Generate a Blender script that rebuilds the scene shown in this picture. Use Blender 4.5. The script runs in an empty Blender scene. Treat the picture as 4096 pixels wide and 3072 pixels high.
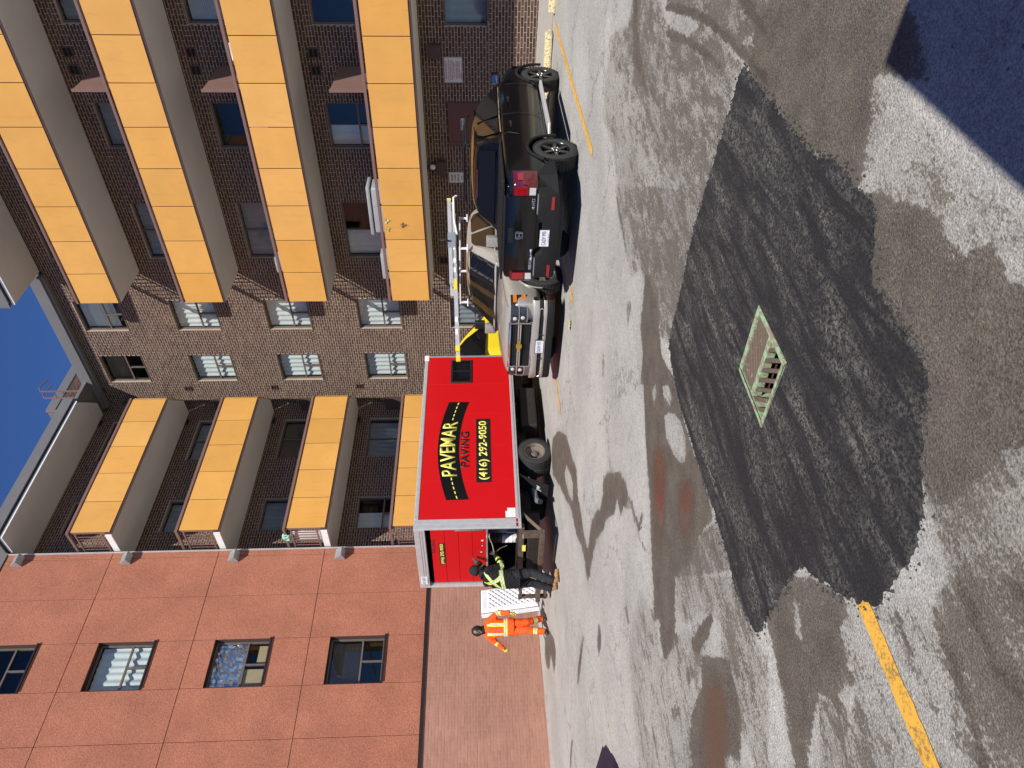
import bpy, bmesh, math, random
import numpy as np
from mathutils import Vector, Matrix
R = math.radians
random.seed(7); np.random.seed(7)
S = bpy.context.scene
COL = S.collection

# ---------------------------------------------------------------- camera (the photograph was taken with the phone turned on its side)
cam_d = bpy.data.cameras.new('camera')
cam_d.sensor_fit = 'HORIZONTAL'; cam_d.sensor_width = 36.0; cam_d.lens = 2967.0 / 4096.0 * 36.0
cam_d.clip_start = 0.05; cam_d.clip_end = 2000
cam = bpy.data.objects.new('camera', cam_d); COL.objects.link(cam)
cx_ = Vector((-0.0386, -0.0177, -0.9991)); cy_ = Vector((0.6862, -0.7273, -0.0136)); cz_ = cx_.cross(cy_).normalized()
cx_ = cx_.normalized(); cy_ = cz_.cross(cx_).normalized()
mw = Matrix((cx_, cy_, cz_)).transposed().to_4x4(); mw.translation = Vector((0, 0, 1.8))
cam.matrix_world = mw
S.camera = cam

# ---------------------------------------------------------------- daylight
SUN = Vector((0.475, 0.535, -0.699)).normalized()       # the way the light travels
world = bpy.data.worlds.new('World'); S.world = world; world.use_nodes = True
wn = world.node_tree; wn.nodes.clear()
wo = wn.nodes.new('ShaderNodeOutputWorld'); wb = wn.nodes.new('ShaderNodeBackground'); ws = wn.nodes.new('ShaderNodeTexSky')
ws.sky_type = 'NISHITA'; ws.sun_disc = False
ws.sun_elevation = math.asin(-SUN.z); ws.sun_rotation = math.atan2(-SUN.x, -SUN.y)
ws.altitude = 300; ws.air_density = 0.8; ws.dust_density = 0.0; ws.ozone_density = 10.0
wb.inputs['Strength'].default_value = 0.061
wm = wn.nodes.new('ShaderNodeMix'); wm.data_type = 'RGBA'; wm.blend_type = 'MULTIPLY'; wm.inputs[0].default_value = 1; wm.inputs[7].default_value = (1.13, 1.24, 1.50, 1)   # polarised, deep blue autumn sky
wn.links.new(ws.outputs[0], wm.inputs[6]); wn.links.new(wm.outputs[2], wb.inputs[0]); wn.links.new(wb.outputs[0], wo.inputs[0])
sun_d = bpy.data.lights.new('sun', 'SUN'); sun_d.energy = 5.0; sun_d.angle = R(0.53); sun_d.color = (1.0, 0.95, 0.88)
sun = bpy.data.objects.new('sun', sun_d); COL.objects.link(sun)
sun.rotation_euler = SUN.to_track_quat('-Z', 'Y').to_euler(); sun.location = (-10, -10, 20)
S.view_settings.view_transform = 'Standard'; S.view_settings.look = 'None'
S.view_settings.exposure = 0.35; S.view_settings.gamma = 1.0; S.view_settings.use_curve_mapping = False
S.render.engine = 'CYCLES'
S.cycles.max_bounces = 8; S.cycles.transparent_max_bounces = 12; S.cycles.caustics_reflective = False; S.cycles.caustics_refractive = False

# the lot falls gently towards the catch basin near the camera
def gz(x, y): return 0.0132 * (x - 3.45) + 0.0186 * (y - 3.2)
GN = Vector((-0.0132, -0.0186, 1)).normalized()

# ---------------------------------------------------------------- mesh builder
class MB:
    def __init__(s): s.v = []; s.f = []; s.mi = []
    def add(s, vs, fs, m=0):
        o = len(s.v); s.v += [tuple(p) for p in vs]
        for f in fs: s.f.append(tuple(i + o for i in f)); s.mi.append(m)
        return s
    def box(s, a, b, m=0, M=None):
        x0, x1 = sorted((a[0], b[0])); y0, y1 = sorted((a[1], b[1])); z0, z1 = sorted((a[2], b[2]))
        vs = [(x0,y0,z0),(x1,y0,z0),(x1,y1,z0),(x0,y1,z0),(x0,y0,z1),(x1,y0,z1),(x1,y1,z1),(x0,y1,z1)]
        if M: vs = [M @ Vector(p) for p in vs]
        return s.add(vs, [(0,3,2,1),(4,5,6,7),(0,1,5,4),(1,2,6,5),(2,3,7,6),(3,0,4,7)], m)
    def prism(s, poly, d, m=0):
        """poly: 3D points in order; d: extrusion vector"""
        n = len(poly); d = Vector(d)
        vs = [Vector(p) for p in poly] + [Vector(p) + d for p in poly]
        fs = [tuple(range(n))[::-1], tuple(range(n, 2*n))] + [(i, (i+1) % n, n + (i+1) % n, n + i) for i in range(n)]
        return s.add(vs, fs, m)
    def tube(s, pts, r, n=8, m=0, cap=True, radii=None):
        pts = [Vector(p) for p in pts]; N = len(pts); rings = []
        for i, p in enumerate(pts):
            t = (pts[min(i+1, N-1)] - pts[max(i-1, 0)]).normalized()
            up = Vector((0,0,1)) if abs(t.z) < .9 else Vector((1,0,0))
            a = t.cross(up).normalized(); b = a.cross(t).normalized()
            rr = radii[i] if radii else r
            rings.append([p + (a*math.cos(2*math.pi*k/n) + b*math.sin(2*math.pi*k/n)) * rr for k in range(n)])
        vs = [q for g in rings for q in g]; fs = []
        for i in range(N-1):
            for k in range(n): fs.append((i*n+k, i*n+(k+1)%n, (i+1)*n+(k+1)%n, (i+1)*n+k))
        if cap: fs += [tuple(range(n))[::-1], tuple(range((N-1)*n, N*n))]
        return s.add(vs, fs, m)
    def lathe(s, prof, n=24, M=None, m=0, close=False, cap=True):
        """prof: (radius, height) along local z"""
        vs = []; fs = []; L = len(prof)
        for r, h in prof:
            for k in range(n): vs.append(Vector((r*math.cos(2*math.pi*k/n), r*math.sin(2*math.pi*k/n), h)))
        for i in range(L-1 if not close else L):
            j = (i+1) % L
            for k in range(n): fs.append((i*n+k, i*n+(k+1)%n, j*n+(k+1)%n, j*n+k))
        if not close and cap:
            if prof[0][0] > 1e-5: fs.append(tuple(range(n))[::-1])
            if prof[-1][0] > 1e-5: fs.append(tuple(range((L-1)*n, L*n)))
        if M: vs = [M @ p for p in vs]
        return s.add(vs, fs, m)
    def grid(s, rows, m=0, closed=False):
        nr = len(rows); nc = len(rows[0]); vs = [p for r in rows for p in r]; fs = []
        for i in range(nr-1):
            for k in range(nc if closed else nc-1): fs.append((i*nc+k, i*nc+(k+1)%nc, (i+1)*nc+(k+1)%nc, (i+1)*nc+k))
        return s.add(vs, fs, m)
    def build(s, name, mats, parent=None, smooth=False, fix=True, bevel=0, bseg=2, subdiv=0, origin=None, angle=40):
        me = bpy.data.meshes.new(name)
        vs = s.v if origin is None else [tuple(Vector(p) - Vector(origin)) for p in s.v]
        me.from_pydata(vs, [], s.f)
        for mm in (mats if isinstance(mats, (list, tuple)) else [mats]): me.materials.append(mm)
        me.polygons.foreach_set('material_index', s.mi)
        if fix or bevel or smooth:
            b = bmesh.new(); b.from_mesh(me)
            if smooth or bevel: bmesh.ops.remove_doubles(b, verts=b.verts, dist=1e-5)
            bmesh.ops.recalc_face_normals(b, faces=b.faces)
            if bevel:
                es = [e for e in b.edges if len(e.link_faces) == 2 and e.calc_face_angle(0) > R(30)]
                bmesh.ops.bevel(b, geom=es, offset=bevel, segments=bseg, profile=.5, affect='EDGES', clamp_overlap=True)
            if smooth:
                for f in b.faces: f.smooth = True
                for e in b.edges:
                    if len(e.link_faces) == 2 and e.calc_face_angle(0) > R(angle): e.smooth = False
            b.to_mesh(me); b.free()
        o = bpy.data.objects.new(name, me); COL.objects.link(o)
        if origin is not None: o.location = origin
        attach(o, parent)
        if subdiv:
            md = o.modifiers.new('s', 'SUBSURF'); md.levels = md.render_levels = subdiv
        return o

WROOT = {}
def attach(o, parent):
    """parent o; roots made by thing(..., keep=True) keep their parts in world coordinates"""
    if parent is None: return
    o.parent = parent
    if parent.name in WROOT: o.matrix_parent_inverse = WROOT[parent.name]
def tag(o, label=None, cat=None, group=None, kind=None):
    if label: o['label'] = label
    if cat: o['category'] = cat
    if group: o['group'] = group
    if kind: o['kind'] = kind
    return o
def thing(name, label, cat, loc=(0,0,0), rz=0, group=None, keep=False):
    o = bpy.data.objects.new(name, None); COL.objects.link(o); o.location = loc; o.rotation_euler = (0,0,rz)
    o.empty_display_size = .2
    if keep: WROOT[o.name] = (Matrix.Translation(Vector(loc)) @ Matrix.Rotation(rz, 4, 'Z')).inverted()
    return tag(o, label, cat, group)
def dup_tree(o, parent=None):
    c = o.copy(); COL.objects.link(c)
    if parent is not None:
        inv = o.matrix_parent_inverse.copy(); c.parent = parent; c.matrix_parent_inverse = inv
    for ch in list(o.children): dup_tree(ch, c)
    return c

# ---------------------------------------------------------------- materials
def nodes(name):
    m = bpy.data.materials.new(name); m.use_nodes = True
    return m, m.node_tree, m.node_tree.nodes['Principled BSDF']
def N(t, kind, **kw):
    n = t.nodes.new(kind)
    for k, v in kw.items():
        if k.startswith('i_'): n.inputs[k[2:].replace('_', ' ')].default_value = v
        else: setattr(n, k, v)
    return n
def noise(t, scale, detail=4, rough=.55, vec=None, dist=0):
    n = t.nodes.new('ShaderNodeTexNoise'); n.inputs['Scale'].default_value = scale; n.inputs['Detail'].default_value = detail
    n.inputs['Roughness'].default_value = rough; n.inputs['Distortion'].default_value = dist
    if vec is not None: t.links.new(vec, n.inputs['Vector'])
    return n
def ramp(t, src, stops):
    n = t.nodes.new('ShaderNodeValToRGB'); t.links.new(src, n.inputs[0]); cr = n.color_ramp
    while len(cr.elements) < len(stops): cr.elements.new(.5)
    for e, (p, c) in zip(cr.elements, stops):
        e.position = p; e.color = (c, c, c, 1) if isinstance(c, (int, float)) else (*c, 1)
    return n
def mixc(t, fac, a, b, mode='MIX'):
    n = t.nodes.new('ShaderNodeMix'); n.data_type = 'RGBA'; n.blend_type = mode
    for sock, v in ((n.inputs[0], fac), (n.inputs[6], a), (n.inputs[7], b)):
        if hasattr(v, 'is_output'): t.links.new(v, sock)
        elif isinstance(v, (int, float)): sock.default_value = v
        else: sock.default_value = (*v, 1)
    return n.outputs[2]
def math_(t, op, a, b=None, clamp=False):
    n = t.nodes.new('ShaderNodeMath'); n.operation = op; n.use_clamp = clamp
    for sock, v in ((n.inputs[0], a), (n.inputs[1], b)):
        if v is None: continue
        if hasattr(v, 'is_output'): t.links.new(v, sock)
        else: sock.default_value = v
    return n.outputs[0]
def bump(t, p, h, strength=.3, dist=.01):
    n = t.nodes.new('ShaderNodeBump'); n.inputs['Strength'].default_value = strength; n.inputs['Distance'].default_value = dist
    t.links.new(h, n.inputs['Height']); t.links.new(n.outputs[0], p.inputs['Normal'])
def pos(t): return t.nodes.new('ShaderNodeNewGeometry').outputs['Position']
def objv(t): return t.nodes.new('ShaderNodeTexCoord').outputs['Object']

def mat(name, col, rough=.6, metal=0, var=.12, scale=6, bmp=0, bscale=60, bdist=.004, coat=0, dirt=0, dirtcol=(.12,.1,.08), spec=.5):
    m, t, p = nodes(name)
    v = objv(t); n = noise(t, scale, 5, .6, v)
    f = ramp(t, n.outputs[0], [(.3, 1 - var), (.7, 1 + var*.6)])
    c = mixc(t, 1.0, col, f.outputs[0], 'MULTIPLY')
    if dirt:
        n2 = noise(t, scale*2.3, 7, .7, v)
        r2 = ramp(t, n2.outputs[0], [(.5, 0.0), (.72, dirt)])
        c = mixc(t, r2.outputs[0], c, dirtcol)
    t.links.new(c, p.inputs['Base Color'])
    rr = math_(t, 'ADD', math_(t, 'MULTIPLY', n.outputs[0], .18), rough - .09, True); t.links.new(rr, p.inputs['Roughness'])
    p.inputs['Metallic'].default_value = metal; p.inputs['Specular IOR Level'].default_value = spec
    if coat: p.inputs['Coat Weight'].default_value = coat; p.inputs['Coat Roughness'].default_value = .03
    if bmp: bump(t, p, noise(t, bscale, 4, .6, v).outputs[0], bmp, bdist)
    return m

def mat_brick(name, cols, mortar=False, bstr=.5):
    """fired clay: every brick takes its own tone (attribute tone on the joined bricks, object random on the single ones)"""
    m, t, p = nodes(name)
    at = N(t, 'ShaderNodeAttribute', attribute_name='tone'); oi = t.nodes.new('ShaderNodeObjectInfo')
    fr = math_(t, 'FRACT', math_(t, 'ADD', at.outputs['Fac'], oi.outputs['Random']))
    k = len(cols); cr = ramp(t, fr, [(i/(k-1), c) for i, c in enumerate(cols)])
    P_ = pos(t); n = noise(t, 45, 6, .7, P_); big = noise(t, .8, 4, .6, P_)
    f = ramp(t, n.outputs[0], [(.3, .86), (.72, 1.12)]); g = ramp(t, big.outputs[0], [(.35, .86), (.65, 1.1)])
    c = mixc(t, 1.0, mixc(t, 1.0, cr.outputs[0], f.outputs[0], 'MULTIPLY'), g.outputs[0], 'MULTIPLY')
    t.links.new(c, p.inputs['Base Color']); p.inputs['Roughness'].default_value = .88; p.inputs['Specular IOR Level'].default_value = .25
    bump(t, p, n.outputs[0], bstr, .006)
    return m

def mat_glass(name, tint=(.90,.93,.93), refl=1.0):
    m = bpy.data.materials.new(name); m.use_nodes = True; t = m.node_tree; t.nodes.clear()
    o = t.nodes.new('ShaderNodeOutputMaterial'); tr = t.nodes.new('ShaderNodeBsdfTransparent'); gl = t.nodes.new('ShaderNodeBsdfGlossy')
    lw = t.nodes.new('ShaderNodeLayerWeight'); lw.inputs[0].default_value = .5; fr = t.nodes.new('ShaderNodeMath'); fr.operation = 'MULTIPLY_ADD'; pw = t.nodes.new('ShaderNodeMath'); pw.operation = 'POWER'; pw.inputs[1].default_value = 5; t.links.new(lw.outputs['Facing'], pw.inputs[0]); t.links.new(pw.outputs[0], fr.inputs[0]); fr.inputs[1].default_value = .9; fr.inputs[2].default_value = .028; mx = t.nodes.new('ShaderNodeMixShader')
    tr.inputs[0].default_value = (*tint, 1); gl.inputs['Roughness'].default_value = .01; gl.inputs[0].default_value = (refl, refl, refl, 1)
    t.links.new(fr.outputs[0], mx.inputs[0]); t.links.new(tr.outputs[0], mx.inputs[1]); t.links.new(gl.outputs[0], mx.inputs[2])
    t.links.new(mx.outputs[0], o.inputs[0])
    return m

def text_mesh(name, body, size, mat_, parent, M, bold=0.0, extrude=.002, align='CENTER', width=None, warp=None):
    """lettering laid in the local xy plane, then placed by M; warp bends the flat letters first"""
    cu = bpy.data.curves.new(name, 'FONT'); cu.body = body; cu.size = size; cu.align_x = align; cu.align_y = 'CENTER'
    cu.offset = bold; cu.extrude = 0; cu.resolution_u = 4
    tmp = bpy.data.objects.new(name + '_tmp', cu); COL.objects.link(tmp)
    dg = bpy.context.evaluated_depsgraph_get(); dg.update()
    me = bpy.data.meshes.new_from_object(tmp.evaluated_get(dg))
    bpy.data.objects.remove(tmp); bpy.data.curves.remove(cu)
    me.name = name
    co = np.array([v.co for v in me.vertices]) if len(me.vertices) else np.zeros((0,3))
    if len(co):
        if width:
            w = co[:,0].max() - co[:,0].min(); sx = width / w
            c = (co[:,0].max() + co[:,0].min())/2 if align == 'CENTER' else co[:,0].min()
            co[:,0] = (co[:,0] - c) * sx
        for v, c in zip(me.vertices, co):
            p = Vector(c)
            if warp: p = warp(p)
            v.co = M @ p
    b = bmesh.new(); b.from_mesh(me)
    ret = bmesh.ops.extrude_face_region(b, geom=list(b.faces)); nrm = (M.to_3x3() @ Vector((0,0,1))).normalized()
    bmesh.ops.translate(b, verts=[g for g in ret['geom'] if isinstance(g, bmesh.types.BMVert)], vec=nrm*extrude)
    b.to_mesh(me); b.free()
    me.materials.clear(); me.materials.append(mat_)
    o = bpy.data.objects.new(name, me); COL.objects.link(o)
    attach(o, parent)
    return o
def frame(o, x, y):
    """matrix with local x and y along the given directions"""
    x = Vector(x).normalized(); y = Vector(y).normalized(); z = x.cross(y)
    M = Matrix((x, y, z)).transposed().to_4x4(); M.translation = Vector(o); return M

M_ = {}
def mat_panel():
    m, t, p = nodes('yellow_panel'); v = objv(t); oi = t.nodes.new('ShaderNodeObjectInfo')
    c = ramp(t, oi.outputs['Random'], [(0.,(.63,.325,.075)),(.35,(.70,.365,.09)),(.7,(.67,.335,.07)),(1.,(.72,.385,.105))]).outputs[0]
    P_ = pos(t); mp = N(t, 'ShaderNodeMapping'); mp.inputs['Scale'].default_value = (1,1,.16); t.links.new(P_, mp.inputs[0])
    run = noise(t, 7, 5, .7, mp.outputs[0]); sm = noise(t, 2.6, 6, .72, P_, .8); n = noise(t, 1.1, 4, .6, P_)
    c = mixc(t, 1., c, ramp(t, n.outputs[0], [(.3,.93),(.7,1.04)]).outputs[0], 'MULTIPLY')
    c = mixc(t, ramp(t, run.outputs[0], [(.56,0.),(.75,.28)]).outputs[0], c, (.42,.22,.06)); c = mixc(t, ramp(t, sm.outputs[0], [(.60,0.),(.72,.35)]).outputs[0], c, (.46,.25,.06))
    t.links.new(c, p.inputs['Base Color']); p.inputs['Roughness'].default_value = .5; bump(t, p, n.outputs[0], .25, .03); return m
M_['yellow'] = mat_panel()
M_['brown'] = mat('brown_paint', (.20,.115,.095), .5, var=.06, scale=3)
M_['dkbrown'] = mat('dark_brown_paint', (.075,.045,.038), .5, var=.1, scale=3)
M_['soffit'] = mat('grey_soffit', (.585,.57,.545), .85, var=.07, scale=.9, bmp=.15, bscale=40)
M_['fascia'] = mat('grey_fascia_metal', (.16,.155,.15), .45, var=.06, scale=1.5)
M_['white'] = mat('white_paint', (.78,.77,.74), .55, var=.05, scale=5, dirt=.06)
M_['alu'] = mat('aluminium', (.58,.575,.56), .5, .45, var=.08, scale=8)
M_['steel'] = mat('galvanised_steel', (.42,.45,.47), .42, .6, var=.15, scale=14)
M_['rust'] = mat('rusty_iron', (.10,.065,.045), .8, .2, var=.35, scale=22, bmp=.4, bscale=70)
M_['black'] = mat('black_plastic', (.014,.014,.015), .5, var=.1, scale=9)
M_['blackmatte'] = mat('dark_void', (.008,.008,.009), .9, var=.05, scale=5)
M_['room'] = mat('unlit_room', (.035,.033,.032), .9, var=.2, scale=1)  # near-black: the gloom of unlit rooms is put into the colour
M_['rubber'] = mat('tyre_rubber', (.028,.027,.026), .82, var=.2, scale=12, bmp=.3, bscale=90)
M_['mortar'] = mat('mortar', (.42,.345,.27), .95, var=.14, scale=5, bmp=.3, bscale=90)
M_['mortar_pink'] = mat('mortar_painted', (.40,.215,.155), .95, var=.12, scale=5, bmp=.3, bscale=90)
M_['brick'] = mat_brick('brown_brick', [(.076,.043,.032),(.100,.056,.040),(.060,.035,.028),(.086,.047,.034),(.125,.074,.054),(.072,.042,.033)])
M_['brick_pink'] = mat_brick('painted_pink_brick', [(.37,.195,.138),(.40,.215,.155),(.355,.182,.128),(.385,.205,.146)], bstr=.9)
M_['glass'] = mat_glass('window_glass')
M_['curtain'] = mat('curtain_cloth', (.72,.72,.69), .9, var=.1, scale=3)
M_['winframe'] = mat('bronze_window_frame', (.135,.105,.088), .45, var=.1, scale=6)
M_['concrete'] = mat('concrete', (.36,.335,.30), .92, var=.14, scale=4, bmp=.25, bscale=60)
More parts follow.
